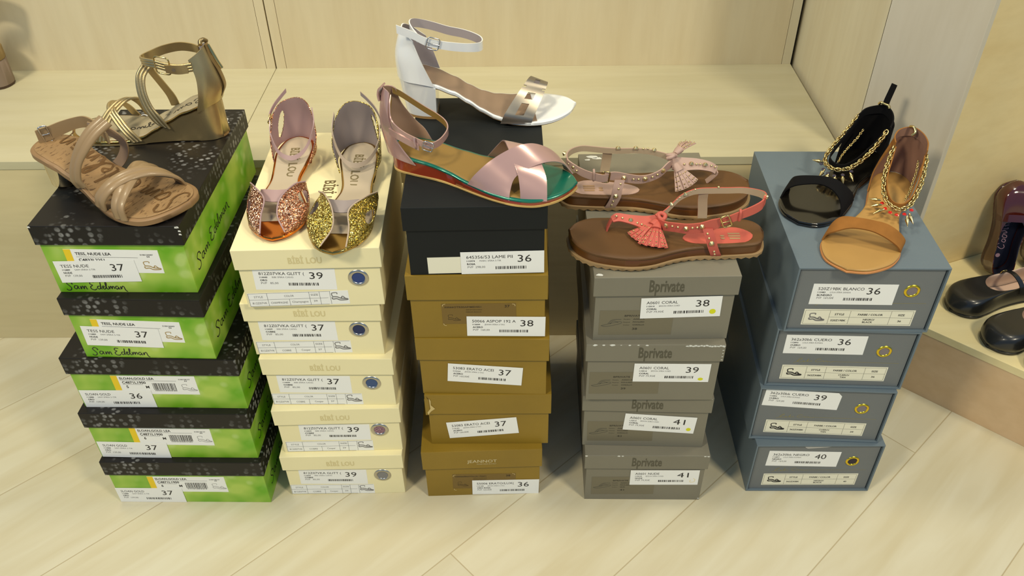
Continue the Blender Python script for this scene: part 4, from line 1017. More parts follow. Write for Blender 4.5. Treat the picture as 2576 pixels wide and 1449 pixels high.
# ---- nude cork sandal with a round metal heel
def nude_sandal():
    t = shoe_root('heeled_sandal', 'nude leather crossed-strap sandal with cork footbed and shiny metal heel', 'sandal', (-.643, 1.0), -25, TOPZ['G'])
    la = Last([(0,0),(3,-14),(14,-27),(38,-34),(70,-34),(100,-35),(135,-43),(165,-49),(195,-46),(215,-33),(227,-10),(232,16)],
              [(0,0),(3,13),(14,25),(38,30),(70,25),(100,28),(135,42),(165,52),(195,53),(215,46),(228,33),(232,16)],
              [(0,57),(38,56),(60,50),(80,41),(100,28),(120,18),(145,11.5),(200,10),(232,12)])
    la.slab('sole', m_nudedk, t, inset=0, top=0, thick=8.5, cup=.3, round_=2, bottom=lambda x, k: max(la.z(x)-9, .3+max(0, (x-212)*.08)))
    la.slab('footbed', m_cork, t, inset=4.2, top=1.0, thick=.8, cup=.6)
    R = []
    for z, r in ((0, 17), (.8, 18.6), (3, 19.5), (20, 20), (40, 20.3), (48.5, 20.3)):
        R.append([(26+r*math.cos(2*math.pi*j/36), -1+r*math.sin(2*math.pi*j/36), z) for j in range(36)])
    rings('heel', R, mat('polished_metal_heel', (200, 190, 160), rough=.06, metal=1), t)
    # long ankle strap: buckle at the back, over the instep
    strap('ankle_strap', [(9,-7,66),(13,-2,67.5),(20,6,69.5),(30,17,73),(46,25,79),(66,27,85),(88,22,88),(108,15,88),(126,8,84)], [19]*2+[18]*2+[16]*5, m_nude, t, thick=2, n=70, pad=1.0)
    buckle((16,1.5,69), (.62,.78,.1), (.1,-.1,1), 10, 25, m_silver, t, r=1.1)
    strap('instep_strap', [(102,-35,30),(100,-37,42),(104,-32,62),(113,-22,82),(123,-8,99),(134,8,111)], [20]*6, m_nude, t, dirs=[(1,0,.3),(1,0,.2),(1,0,.1),(1,0,-.25),(1,0,-.45),(1,0,-.55)], thick=2, n=50, pad=1.2, ridges=2)
    strap('instep_strap', [(84,29,18),(100,33,30),(114,34,48),(120,32,66),(112,26,80),(98,22,84),(84,18,86)], [14]*7, m_nude, t, dirs=[(1,0,-.4),(1,0,-.5),(1,0,-.2),(1,0,.4),(.6,0,1),(.2,0,1),(0,0,1)], thick=2, n=50, pad=1.0, m_in=mat('nude_lining', (150, 128, 108), rough=.6))
    strap('toe_strap', [(176,-49,10),(174,-47,24),(172,-36,35),(166,-16,42),(158,6,44),(148,28,40),(144,44,28),(142,50,12)], [22]*8, m_nude, t,
          dirs=[(1,0,0),(1,.0,.1),(1,.1,0),(1,.2,-.1),(1,.2,-.2),(1,.3,-.3),(1,.3,-.3),(1,.2,-.2)], thick=1.8, n=56, pad=1.0, ridges=2)
    strap('toe_strap', [(139,-44,14),(142,-42,28),(152,-30,42),(162,-10,47.5),(172,10,46),(182,28,37),(188,40,24),(189,46,11)], [20]*8, m_nude, t,
          dirs=[(1,-.1,-.3),(1,-.3,-.3),(1,-.5,-.4),(1,-.5,-.4),(1,-.4,-.4),(1,-.3,-.2),(1,-.2,0),(1,-.1,0)], thick=1.8, n=56, pad=1.2, ridges=2)
    def fn(P):
        for s in SIG: P.stroke([(222-a*1.98, 32-c*2.9) for a, c in s], 2.6)
    pr = Print(); fn(pr)
    mesh_obj('footbed_script', [(u/1000, v/1000, (la.z(u)+1.9)/1000) for u, v in pr.v], pr.f, mat('burnt_script', (104, 72, 30), rough=.7), t)
nude_sandal()

# ---- gold wedge sandal
def gold_sandal():
    t = shoe_root('wedge_sandal', 'gold metallic wedge sandal with corded crossing straps and buckle', 'sandal', (-.432, 1.122), 180, TOPZ['G'])
    la = Last([(0,0),(4,-13),(15,-24),(38,-28),(70,-26),(100,-28),(135,-36),(170,-40),(200,-36),(222,-22),(232,0)],
              [(0,0),(4,13),(15,24),(38,28),(70,29),(100,33),(135,39),(170,42),(200,38),(222,22),(232,0)],
              [(0,58),(20,56),(50,46),(76,33),(95,22),(115,12),(135,8),(232,9)])
    la.slab('wedge', m_goldlea, t, inset=.6, top=-3.6, bottom=lambda x, k: max(.2, -(abs(x-60)-38)*.0+ (1.2 if 38 < x < 110 else .3) + max(0, (x-205)*.09)), round_=.6, label='bronze gold wedge')
    la.slab('footbed_rim', m_goldmir, t, inset=-.6, top=0, thick=3.8, cup=.4, round_=1.4)
    la.slab('insole', m_goldins, t, inset=3, top=.9, thick=.8, cup=.4)
    rings('heel_tip', [dring(1, 36, 25, 0), dring(1, 36, 25.4, 3)], m_soletan, t)
    loft('heel_counter', [[(30,28,46),(14,24,53),(3,13,56),(-1,0,57),(3,-13,56),(14,-24,53),(30,-28,46)],
         [(22,29,70),(10,26,74),(-3,14,77),(-9,0,78),(-3,-14,77),(10,-26,74),(22,-28,70)],
         [(19,27,98),(8,23,100),(-1,12,103),(-5,0,104),(-1,-12,103),(8,-22,100),(20,-26,96)],
         [(24,25,124),(14,20,130),(6,10,136),(4,0,138),(6,-10,136),(14,-19,130),(24,-24,122)]], m_goldlea, t, 1.8, n=46, mm=15, m_in=m_greylin)
    strap('zip_band', [(-3,3,62),(-11,4,78),(-8,4,100),(-1,4,120),(2,3,139)], 8, mat('bronze_zip_tape', (150, 124, 80), rough=.4, metal=.5), t, dirs=(0, 1, 0), thick=1.4, n=28)
    V, F = tube_geo([Vector((-1,4,138)), Vector((-4,5,128)), Vector((-9,6,114)), Vector((-13,6,104))], lambda s: 2.4 if s > .1 else 1.6, False, 8)
    finish('zip_puller', V, F, m_goldmetal, t)
    tube('zip_head', [(3,-4,139),(6,0,143),(9,4,142),(8,9,139)], 3.0, mat('antique_gold', (150, 132, 96), rough=.35, metal=.9), t)
    dv = [(0,0,1)]
    strap('ankle_strap', [(20,27,115),(38,28.5,113.5),(55,28,116),(70,26,119.5),(84,18,118),(96,6,115),(100,-6,113),(92,-17,114),(74,-24,119),(52,-26,122.5),(34,-25,121),(24,-22,119)],
          [13]*12, m_goldlea, t, dirs=[(.0,.1,1)]*12, thick=1.8, n=84, ridges=3)
    strap('strap_end', [(26,29,113),(40,31,113),(56,31,114.5)], [12,13,11], m_goldlea, t, thick=1.6, n=20)
    buckle((60,30,118), (1,-.15,.12), (0,.1,1), 21, 26, m_goldmetal, t, r=1.1)
    V = [(44.5+2.6*math.cos(2*math.pi*i/16), 32.2, 113+2.6*math.sin(2*math.pi*i/16)) for i in range(16)]
    finish('strap_hole', V, [tuple(range(16))], m_steel, t)
    strap('instep_strap', [(79,33,27),(86,34,38),(96,31,56),(101,25,78),(100,16,97),(92,4,108),(96,-8,103),(98,-18,88),(92,-25,66),(85,-28,46),(82,-28,30)],
          [15,15,14,13,13,13,13,13,13,13,13], m_goldlea, t, dirs=[(1,0,.5),(1,0,-.3),(1,0,-.3),(1,0,0),(1,0,.3),(1,0,.8),(1,0,.5),(1,0,.3),(1,0,.2),(1,0,.1),(1,0,0)], thick=1.8, n=90, ridges=3)
    strap('toe_strap', [(124,38,6),(132,36,16),(144,28,28),(158,14,40),(163,0,45),(162,-14,44),(155,-26,32),(148,-34,12)],
          [16,15,15,14,14,14,13,13], m_goldlea, t, dirs=[(1,0,-.2),(1,0,-.5),(1,0,-.5),(1,0,-.3),(1,0,0),(1,0,0),(1,0,.2),(1,0,.2)], thick=1.8, n=64, ridges=3)
    strap('toe_strap', [(176,40,7),(172,34,20),(166,22,34),(158,8,43),(148,-6,49),(138,-18,47),(132,-28,34),(128,-34,14)],
          [15,15,14,14,14,14,13,13], m_goldlea, t, dirs=[(1,0,.2),(1,0,.3),(1,.2,.3),(1,.2,.3),(1,.2,.2),(1,.1,0),(1,0,-.2),(1,0,-.2)], thick=1.8, n=64, ridges=3)
    pr = Print()
    for s in SIG: pr.stroke([(26+a*1.36, 11-c*1.1) for a, c in s], 1.4)
    mesh_obj('insole_script', [(u/1000, v/1000, (la.z(u)+1.5)/1000) for u, v in pr.v], pr.f, m_ink, t)
gold_sandal()

# ---- tassel sandals
def tassel(t, base, axis, side, L, m, spread=.5, n=9, curl=0.0):
    """leather cap with a fan of studded fringe strips; axis points down the fringe"""
    base = Vector(base); ax = Vector(axis).normalized(); sd = Vector(side); sd = (sd-ax*sd.dot(ax)).normalized(); up = ax.cross(sd)
    if up.z < 0: up = -up
    R = []
    for u, r in ((0, 3), (2, 4.6), (8, 6.0), (12, 6.4)):
        c = base+ax*u; R.append([c+(sd*math.cos(2*math.pi*j/18)*1.1+up*math.sin(2*math.pi*j/18)*.8)*r for j in range(18)])
    cap = rings('tassel_cap', R, m, t)
    for i in range(n):
        k = i/(n-1)*2-1; a = k*spread
        d = (ax*math.cos(a)+sd*math.sin(a)).normalized()
        s0 = base+ax*9+sd*k*5+up*(.5-abs(k))*2; lay = .8 if i % 2 else -.8
        p = [s0+up*lay, s0+d*L*.5+up*(lay+1.5*(1-abs(k))), s0+d*L+up*(lay-1.0)]
        w = sd*math.cos(a)-ax*math.sin(a)
        f = strap('fringe', p, [3.2, 4.2, 4.8], m, t, dirs=[w]*3, thick=.9, n=8, mm=2)
        nu = (-up if (d.cross(w)).dot(up) < 0 else up)
        for q in (.30, .55, .78, .95):
            if (i+int(q*10)) % 2 == 0 or i in (0, n-1): stud(f, s0+d*L*q+up*(lay+1.2), up, 1.05, .8, m_goldmetal)
def tassel_sandal(t, g, sc, m, spec):
    def q(pts): return [(x*sc, y*g*sc, z*sc) for x, y, z in pts]
    near = [(-4,0),(-1,16),(8,28),(25,32),(52,35),(91,38),(120,46),(152,60),(184,64),(222,57),(244,44),(257,25),(261,0)]
    far = [(-4,0),(-1,-16),(14,-29),(50,-32),(90,-29),(130,-30),(165,-32),(205,-31),(232,-28),(251,-16),(261,0)]
    mir = g < 0
    right, left = far, near
    la = Last(right, left, [(0,20.5),(60,19.5),(120,18),(200,19),(261,20)], mir, sc)
    ou = Last(right, left, [(0,6.5),(261,6.5)], mir, sc)
    ou.slab('outsole', m_lug, t, inset=-1.5, top=0, bottom=lambda x, k: .1, round_=.4, teeth=2.4)
    la.slab('midsole', m_brownside, t, inset=1.2, top=-2.2, bottom=lambda x, k: 6.2, round_=.6)
    la.slab('footbed', m_brownfoot, t, inset=.6, top=0, thick=3.0, cup=2.2, round_=2.0)
    pad = [(107,15),(94,2),(60,-6),(32,-9),(13,7),(24,24),(51,28),(92,27)]
    P = resample([(x*sc, y*g*sc, 0) for x, y in pad], 40, True)
    top = [(p.x, p.y, la.z(p.x)+1.6) for p in P]; bot = [(p.x, p.y, la.z(p.x)+.2) for p in P]
    pd = rings('heel_pad', [bot, top], m, t)
    pr = Print(); k = -1 if spec['flipx'] else 1
    pr.rect(30, 4, 46, 7.5); pr.rect(30, 9.5, 46, 13); pr.rect(31, 15, 45, 18.5); pr.ell(54, 11, 3, 2); pr.ell(54, 16.5, 3, 2)
    mesh_obj('heel_pad_logo', [(u*sc/1000, v*g*sc/1000, (la.z(u)+1.9)/1000) for u, v in pr.v], pr.f, mat('tan_stamp', (170, 134, 96), rough=.6), pd)
    S = spec
    th = strap('toe_post', q(S['post']), 9*sc, m, t, dirs=(0, 1, 0), thick=2.0, n=20, m_in=m)
    fs = loft('front_strap', [q(S['fr_a']), q(S['fr_b'])], m, t, 1.8, n=40, mm=8, m_in=m_backside)
    ns = strap('near_strap', q(S['near']), S['nearw'], m, t, dirs=[(0,.0,1)]*len(S['near']), thick=1.8, n=50, m_in=m_backside)
    sd = strap('side_strap', q(S['side']), 13.5*sc, m, t, dirs=(1, 0, -.05), thick=1.8, n=24, m_in=m_backside)
    fs2 = strap('far_strap', q(S['far']), S['farw'], m, t, dirs=[(0,0,1)]*len(S['far']), thick=1.8, n=70, m_in=m_backside)
    fd = strap('side_strap', q(S['fside']), 13*sc, m, t, dirs=(1, 0, 0), thick=1.6, n=20, m_in=m_backside)
    ba = strap('buckle_strap', q(S['ba']), S['baw'], m, t, dirs=[(0,0,1)]*len(S['ba']), thick=2.0, n=40, m_in=m_backside)
    x, y, z = S['loop']; tube('strap_keeper', q([(x, y-2*1, z+8), (x, y+1.8, z+6), (x, y+2.2, z), (x, y+1.8, z-6), (x, y-2, z-8)]), 1.8, m, t)
    x, y, z = q([S['buckle']])[0]; buckle((x, y, z), S['bax'], (0, 0, 1), 11, 17, m_goldmetal, t, r=1.0)
    kn = q([S['knot']])[0]
    tube('knot', [Vector(kn)+Vector(d) for d in ((-7, -3, 1), (-2, -5, 4), (3, -1, 5), (2, 5, 3), (-3, 6, 1), (-6, 1, 4), (0, -2, 6), (6, 1, 3))], 3.0, m, t, seg=5)
    for nm, pts, par in (('big', S['big'], ns), ('small', S['small'], ns)):
        for (x, y, z, nx, ny, nz) in pts:
            p = q([(x, y, z)])[0]; b_ = nm == 'big'
            stud(par, p, (nx, ny*g, nz), 3.4 if b_ else 1.7, 4.2 if b_ else 1.5, m_stud)
    for ta in S['tassels']:
        tassel(t, q([ta[0]])[0], (ta[1][0], ta[1][1]*g, ta[1][2]), (ta[2][0], ta[2][1]*g, ta[2][2]), ta[3], m, ta[4], ta[5])
CORAL = dict(flipx=False,
    post=[(208,-3,19),(206,-4,26),(202,-5,34),(195,-5,39.5)],
    fr_a=[(203,-8,37),(195,-9,42),(176,-8,40),(154,-12,36),(138,-14,38)], fr_b=[(200,2,35),(191,3,37),(174,6,34),(156,10,29),(140,14,30)],
    near=[(140,4,36),(132,15,39),(120,22,42),(106,27,43.5),(90,30,47),(76,31,52),(64,31,57)], nearw=[14,14,14,15,16,18,14],
    side=[(80,32,48),(75,36.5,36),(71,38.5,24),(66,38,12),(64,36,7)],
    far=[(138,-8,38),(129,-14,42),(120,-19,50),(108,-23,61),(90,-27,67),(66,-29,67.5),(46,-29,68),(28,-26,70.5),(14,-15,74.5),(7,-2,79),(7,12,82),(12,24,84)], farw=[10,9,8,8,8.5,9,9,9,10,11,12.5,13.5],
    fside=[(79,-29,64),(78,-32,50),(76,-32.5,34),(75,-31.5,21)],
    ba=[(10,16,83),(14,26,82),(24,30,77),(38,31,70),(54,31.5,62),(63,31.5,57)], baw=[13.5,14,14,13,12,11],
    loop=(41,31,68), buckle=(58,33.2,61), bax=(-1, 0, .45), knot=(137,-3,40),
    big=[(177,0,37.5,0,.3,1),(131,16.5,41,-.1,.9,.6),(107,28.5,44.5,0,.95,.35),(87,31.5,50,0,.95,.3),(73,39.4,29,0,.95,.25),(122,-19,51,.3,.2,.9),(104,-24,64,.2,.3,.9),(8,14,86,-.8,.4,.6)],
    small=[(196,-3,41.5,0,.1,1),(188,-1,40,0,.2,1),(168,3,35,0,.4,1),(162,4.5,33.8,0,.4,1),(124,21.5,43.3,0,1,.3),(117,24.5,44,0,1,.3),(99,30,47,0,1,.3),(93,31,48.5,0,1,.3),(79.5,35.5,42,0,1,.3),(77,37.5,36,0,1,.2),(68,39.5,16,0,1,.1),(66.5,38.5,11,0,1,.1),(115,-21,57,.3,.2,.9),(111.5,-22,60,.3,.2,.9),(97,-26,68,.1,.3,.9),(91,-27,70,.1,.3,.9),(60,-29,73,0,.3,.9)],
    tassels=[((140,0,39),(.62,.62,-.34),(.7,-.7,0),34,.50,11), ((141,4,38),(.22,.9,-.32),(.9,-.2,0),32,.42,9)])
t = shoe_root('tassel_sandal', 'coral leather thong sandal with studded tassels, nearest on the grey box', 'sandal', (.324, .94), 178, TOPZ['P'])
tassel_sandal(t, 1, 1.0, m_coral, CORAL)
NUDET = dict(CORAL)
NUDET.update(flipx=True,
    post=[(202,-2,19),(208,-2,25),(214,-2,32),(215,-2,36)],
    fr_a=[(216,-7,40),(205,-8,47),(186,-9,52),(168,-9,54),(152,-12,54)], fr_b=[(211,3,34),(203,4,39),(186,4,42),(168,5,42),(150,8,46)],
    near=[(150,2,52),(142,10,51),(132,18,46.5),(118,23,43),(104,25,42),(88,26,45),(70,27,49.5),(56,27,50)], nearw=[13,13,12,12,13,14,14,10],
    side=[(76,31,46),(73,35.5,34),(71,37.5,22),(66,37.5,10),(64,36,5)],
    far=[(150,-4,56),(142,-8,58),(132,-13,59),(120,-20,58.5),(104,-25,57.5),(86,-27,56.5),(66,-28,57),(48,-28,59.5),(30,-25,63),(16,-14,66),(8,-2,66.5),(6,10,66),(8,20,66)], farw=[10,9,8,8,8,8.5,9,9,9,9,10,10,10],
    fside=[(66,-29,54),(66,-32,42),(65,-32,30),(64,-31,21)],
    ba=[(6,16,66),(12,24,65),(24,28,58),(38,29,52),(52,29,48),(60,28,48)], baw=[10,10,12,12,12,11],
    loop=(41,28,52), buckle=(57,29.5,49), bax=(-1, 0, .1), knot=(150,-2,58),
    big=[(197,0,47.5,0,.4,1),(178,-1,49,0,.4,1),(136,17,50,0,.9,.6),(111,26,43.5,0,.95,.4),(82,28,47,0,.95,.3),(71,38.5,25,0,.95,.25),(128,-16,63,0,.3,1),(104,-24,62,0,.3,1),(80,-27,61,0,.3,1),(14,24,64,-.5,.8,.4),(4,0,70,-.8,0,.6)],
    small=[(206,-1,45,0,.3,1),(212,-2,42,0,.3,1),(190,0,48.5,0,.4,1),(185,0,48.5,0,.4,1),(168,0,49,0,.4,1),(128,22,47,0,1,.4),(121,24.5,45,0,1,.4),(102,27,43.5,0,1,.4),(95,28,44.5,0,1,.3),(77,33.5,41,0,1,.2),(74.5,36,35,0,1,.2),(68,38.6,17,0,1,.1),(66.5,38.5,11,0,1,.1),(120,-20,63,0,.3,1),(114,-22,62,0,.3,1),(8,20,66,-.6,.7,.3),(18,28,60,-.4,.9,.3)],
    tassels=[((154,6,54),(.42,.55,-.62),(.85,-.35,.25),30,.42,9), ((156,-10,60),(.62,-.72,.12),(.7,.6,.3),26,.32,8)])
t = shoe_root('tassel_sandal', 'dusty pink thong sandal with studded tassels, behind the coral one', 'sandal', (.058, 1.06), 2, TOPZ['P'])
tassel_sandal(t, -1, 1.06, m_rose, NUDET)

# ---- spiked chain sandals
def chain(name, pts, step, ro, rt, m, parent):
    P = [Vector(p) for p in pts]; C = catmull(P, 12); d = sum((b-a).length for a, b in zip(C, C[1:])); n = max(3, int(d/step)); C = resample(pts, n)
    V = []; F = []
    for i, p in enumerate(C):
        t_ = (C[min(n-1, i+1)]-C[max(0, i-1)]).normalized(); s = t_.cross(Vector((.1, .2, 1))).normalized(); u = t_.cross(s)
        a = math.radians(45 if i % 2 else -45)+i*.35; s, u = s*math.cos(a)+u*math.sin(a), -s*math.sin(a)+u*math.cos(a)
        ring = [p+t_*math.cos(2*math.pi*j/12)*ro*1.35+s*math.sin(2*math.pi*j/12)*ro*.85 for j in range(12)]
        v, f = tube_geo(ring, rt, True, 6); F += [tuple(k+len(V) for k in q) for q in f]; V += v
    return finish(name, V, F, m, parent, 1.2)
def spike(p, d, L, r, m, parent):
    p = Vector(p); d = Vector(d).normalized()
    V, F = tube_geo([p, p+d*L*.12, p+d*L*.3, p+d*L*.34, p+d*L*.45, p+d*L], lambda s: (r*.5, r*.55, r*.5, r, r*.9, .15)[min(5, int(round(s*5)))], False, 10)
    return finish('spike', V, F, m, parent, .8)
def gem(p, r, m, parent):
    V = []; F = []
    for z, k in ((-r*.5, .5), (0, 1), (r*.45, .65)):
        for j in range(8): a = 2*math.pi*j/8; V.append((p[0]+r*k*math.cos(a), p[1]+r*k*math.sin(a), p[2]+z))
    for i in range(2):
        for j in range(8): F.append((i*8+j, i*8+(j+1) % 8, (i+1)*8+(j+1) % 8, (i+1)*8+j))
    F.append(tuple(range(16, 24)))
    me_o = finish('gem', V, F, m, parent, .2)
    return me_o
def chain_sandal(t, o):
    la = Last(o['R'], o['L'], [(0,18),(40,17),(90,11),(140,6.5),(259,6.2)])
    la.slab('outsole', o['edge'], t, inset=-.4, top=-3.0, bottom=lambda x, k: .1, round_=.6)
    la.slab('insole', o['ins'], t, inset=.6, top=0, thick=2.8, cup=.3, round_=.8)
    rings('heel', [dring(o['hx'], o['hx']+30, 22, 0, o['hy']), dring(o['hx'], o['hx']+30, 22, 13, o['hy'])], o['edge'], t)
    ts = loft('toe_strap', [o['ts_a'], o['ts_b']], o['sue'], t, 2.0, n=54, mm=12, pad=.5)
    loft('heel_counter', o['counter'], o['sue'], t, 2.0, n=50, mm=15, m_in=o['lin'])
    strap('ankle_band', o['band'], o['bandw'], o['sue'], t, dirs=[(0,0,1)]*len(o['band']), thick=1.8, n=60, m_in=o['lin'])
    tube('zip_head', o['zip'], 2.2, m_goldmetal, t)
    if 'pull' in o: strap('zip_tab', o['pull'], 9, o['sue'], t, dirs=o['pulld'], thick=1.6, n=20)
    ch = chain('chain', o['chain'], 4.1, 3.3, 1.15, m_goldmetal, t)
    chain('inner_chain', o['chain2'], 2.6, 1.7, .6, m_goldmetal, t)
    for p in o['gems']: gem(p, 3.1, o['gem'], ch)
    for p, d in o['spikes']: spike(p, d, 16, 3.1, m_goldmetal, ch)
TAN = dict(R=[(0,-4),(3,-16),(12,-26),(30,-31),(55,-30),(99,-26),(138,-36),(172,-52),(205,-61),(228,-57),(248,-44),(258,-17)],
    L=[(0,-4),(3,9),(12,19),(30,24),(55,25),(95,21),(140,29),(183,38),(205,37),(225,29),(248,8),(258,-17)],
    edge=mat('tan_edge', (196, 132, 74), rough=.45), ins=m_tanins, sue=m_tansuede, lin=m_suedelin, hx=2, hy=-3,
    ts_a=[(190,-58,7),(184,-56,20),(178,-46,31),(178,-24,36),(176,-4,36.5),(173,12,34),(170,28,25),(168,38,14),(166,37,6)],
    ts_b=[(208,-61,6),(207,-58,15),(208,-46,26),(198,-30,30),(194,-8,31),(194,10,28),(192,26,20),(190,35,12),(188,37,5)],
    counter=[[(66,-30,14),(42,-31,17),(16,-26,18),(-1,-4,18),(14,18,18),(38,25,17),(60,26,15)],
             [(50,-30,42),(34,-28,46),(9,-21,50),(-6,-2,52),(6,18,52),(30,27,50),(50,28,42)],
             [(36,-18,76),(24,-19,80),(8,-13,84),(-1,1,86),(6,15,85),(22,26,80),(38,29,70)]],
    band=[(38,-14,80),(26,-18,83),(10,-14,86),(1,1,88),(8,16,86),(22,26,82),(38,29,78)], bandw=[10,12,13,14,13,12,10],
    zip=[(4,-3,96),(7,1,98),(9,4,96),(12,6,92),(13,3,88)],
    chain=[(38,-14,76),(48,-15,68),(64,-15,58),(80,-13,47),(94,-8,36),(106,0,29),(113,10,26),(113,21,26),(104,30,30),(88,34,42),(72,35,54),(56,33,66),(46,31,76)],
    chain2=[(40,22,64),(52,24,54),(64,24,44),(76,24,36),(90,22,30)],
    gem=m_redgem, gems=[(106,-5,24),(115,1,22),(120,9,21),(122,18,21),(117,27,22),(107,34,25)],
    spikes=[((104,-8,27),(.1,-.95,-.1)),((110,-5,24),(.35,-.9,-.25)),((117,0,22),(.6,-.75,-.35)),((120,31,22),(.8,.3,-.5)),((116,33,24),(.7,.55,-.5))])
t = shoe_root('chain_sandal', 'tan suede flat sandal with gold chain, red gems and small spikes', 'sandal', (.563, 1.096), -118.5, TOPZ['L'])
chain_sandal(t, TAN)
strap('suede_loop', [(38,-12,76),(58,-11,62),(76,-10,50),(92,-5,39),(104,3,32),(109,12,29),(107,22,30),(96,29,37),(78,31,51),(60,30,64),(46,28,76)], 5, m_tansuede, t, dirs=[(0,0,1)]*11, thick=1.6, n=60)
BLK = dict(R=[(0,0),(3,-13),(12,-24),(30,-29),(55,-28),(95,-27),(125,-38),(158,-56),(186,-54),(210,-47),(230,-28),(237,-3)],
    L=[(0,0),(3,13),(12,24),(30,28),(55,27),(95,24),(125,29),(148,35),(186,37),(210,31),(229,17),(237,-3)],
    edge=m_blackpat, ins=m_blackpat, sue=m_black, lin=m_black, hx=2, hy=0,
    ts_a=[(160,-57,7),(163,-53,22),(168,-42,33),(158,-20,37),(149,-2,36.5),(143,14,30),(138,28,18),(135,32,6)],
    ts_b=[(198,-51,6),(194,-48,18),(186,-36,28),(168,-12,31),(168,8,30.5),(174,24,24),(184,34,14),(188,36,5)],
    counter=[[(70,-28,14),(42,-29,17),(16,-24,18),(-1,0,18),(16,24,18),(42,28,17),(66,27,15)],
             [(56,-30,42),(34,-29,46),(7,-20,50),(-6,0,52),(7,20,52),(34,29,50),(56,29,42)],
             [(40,-24,76),(26,-22,80),(8,-15,82),(-2,0,84),(8,16,82),(24,27,78),(44,28,70)]],
    band=[(36,-22,82),(22,-20,85),(8,-12,86),(0,0,87),(8,14,85),(24,24,81),(40,27,77)], bandw=[11,12,13,14,14,14,12],
    zip=[(1,-9,94),(4,-6,98),(3,-1,97),(1,5,95),(3,8,92)],
    pull=[(-4,-1,92),(-6,-1,100),(-9,0,112),(-12,1,124)], pulld=[(0,1,0),(0,1,0),(.2,1,0),(.3,1,0)],
    chain=[(33,-25,80),(46,-28,68),(60,-33,54),(76,-37,42),(92,-37,33),(104,-30,29),(109,-18,28),(107,-6,29),(100,5,34),(88,14,44),(74,20,56),(60,23,66),(48,25,77)],
    chain2=[(34,-12,62),(46,-14,52),(58,-18,42),(72,-20,34),(88,-18,30)],
    gem=m_greygem, gems=[(104,-37,26),(113,-29,24),(118,-19,23),(118,-9,23),(113,1,26),(104,9,31)],
    spikes=[((100,-36,28),(.3,-.9,0)),((113,-27,24),(.85,-.1,-.5)),((118,-18,23),(.9,.1,-.45)),((117,-8,23),(.85,.35,-.4)),((113,1,25),(.75,.5,-.4)),((105,8,29),(.6,.65,-.4))])
t = shoe_root('chain_sandal', 'black suede flat sandal with gold spiked chain and a tab standing up', 'sandal', (.5470, 1.1640), -130.9, TOPZ['L'])
chain_sandal(t, BLK)
strap('suede_loop', [(36,-22,78),(48,-25,66),(62,-29,52),(78,-32,40),(92,-31,34),(101,-24,32),(104,-14,31),(100,-3,33),(88,8,43),(74,15,55),(60,20,65),(46,23,77)], 8, m_black, t, dirs=[(0,0,1)]*12, thick=1.6, n=60)

# ---- children's shoes on the corner ledge
def kid_shoe(t, L, m, ml, ins, strap_=True, gold=None, script=False):
    k = L/200
    R = [(0,0),(3,-12),(12,-22),(30,-26),(70,-25),(110,-29),(145,-35),(172,-34),(190,-22),(200,2)]
    Lf = [(0,0),(3,12),(12,22),(30,26),(70,23),(110,25),(145,32),(172,34),(191,22),(200,2)]
    la = Last([(x*k, y*k) for x, y in R], [(x*k, y*k) for x, y in Lf], [(0, 5), (L, 5)])
    la.slab('sole', m, t, inset=-1.2, top=0, bottom=lambda x, q: .1, round_=.8)
    la.slab('insole', ins, t, inset=3, top=2.2, thick=1.5)
    def ring(f, z): return [((x+(100-x)*f)*k, y*(1-f)*k, z(x) if callable(z) else z) for x, y in R[:-1]] + [((x+(100-x)*f)*k, y*(1-f)*k, z(x) if callable(z) else z) for x, y in (Lf[:0:-1])]
    op = [(6,0),(10,-15),(26,-21),(60,-23),(100,-24),(122,-16),(131,0),(122,16),(100,22),(60,21),(26,21),(10,15)]
    n = 60
    r0 = ring(0, 5); r1 = ring(-.03, lambda x: 16); r2 = ring(.05, lambda x: 30 if x > 60 else 30)
    zo = lambda x: 50-12*min(1, x/60) if x < 100 else 38-2*(x-100)/30
    r3 = [(x*k, y*k, zo(x)) for x, y in op]
    # bring all rings to start at the heel and run the same way
    r2 = [(min(x, 182*k) if x > 0 else x, y*.93, z+ (4 if x > 120*k else 4)) for x, y, z in r2]
    loft('upper', [r0, r1, r2, r3], m, t, 1.4, n=n, mm=15, closed=True, m_in=ml)
    if strap_:
        strap('strap', [(78*k,-25*k,24),(80*k,-22*k,40),(82*k,-8*k,52),(82*k,8*k,52),(80*k,22*k,42),(79*k,26*k,28)], 9, m, t, dirs=(1, 0, 0), thick=1.6, n=30)
        buckle((80*k, (-24)*k, 42), (0, .4, 1), (1, 0, 0), 9, 9, m_goldmetal, t, r=.9)
m_bkl = mat('black_leather', (30, 30, 28), rough=.32, coat=.3)
m_kidlin = mat('beige_pink_lining', (200, 172, 150), rough=.6)
for (x, y, deg, lab) in ((.952, 1.2125, 197, 'black leather mary jane shoe with a gold buckle, the rear one on the corner ledge'),
                         (.974, 1.128, 200, 'black leather mary jane shoe with its rounded toe nearest the ledge edge'),):
    t = shoe_root('mary_jane_shoe', lab, 'shoe', (x, y), deg, .149, 'black mary jane shoes'); kid_shoe(t, 200, m_bkl, m_kidlin, m_kidlin)
t = shoe_root('mary_jane_shoe', 'black shoe toe just entering at the right edge of the corner ledge', 'shoe', (1.020, 1.036), 190, .149, 'black mary jane shoes'); kid_shoe(t, 190, m_bkl, m_kidlin, m_kidlin)
m_burg = mat('burgundy_patent', (70, 22, 14), rough=.14, coat=1, var=.3, vscale=12)
m_navy = mat('navy_insole', (22, 24, 44), rough=.6)
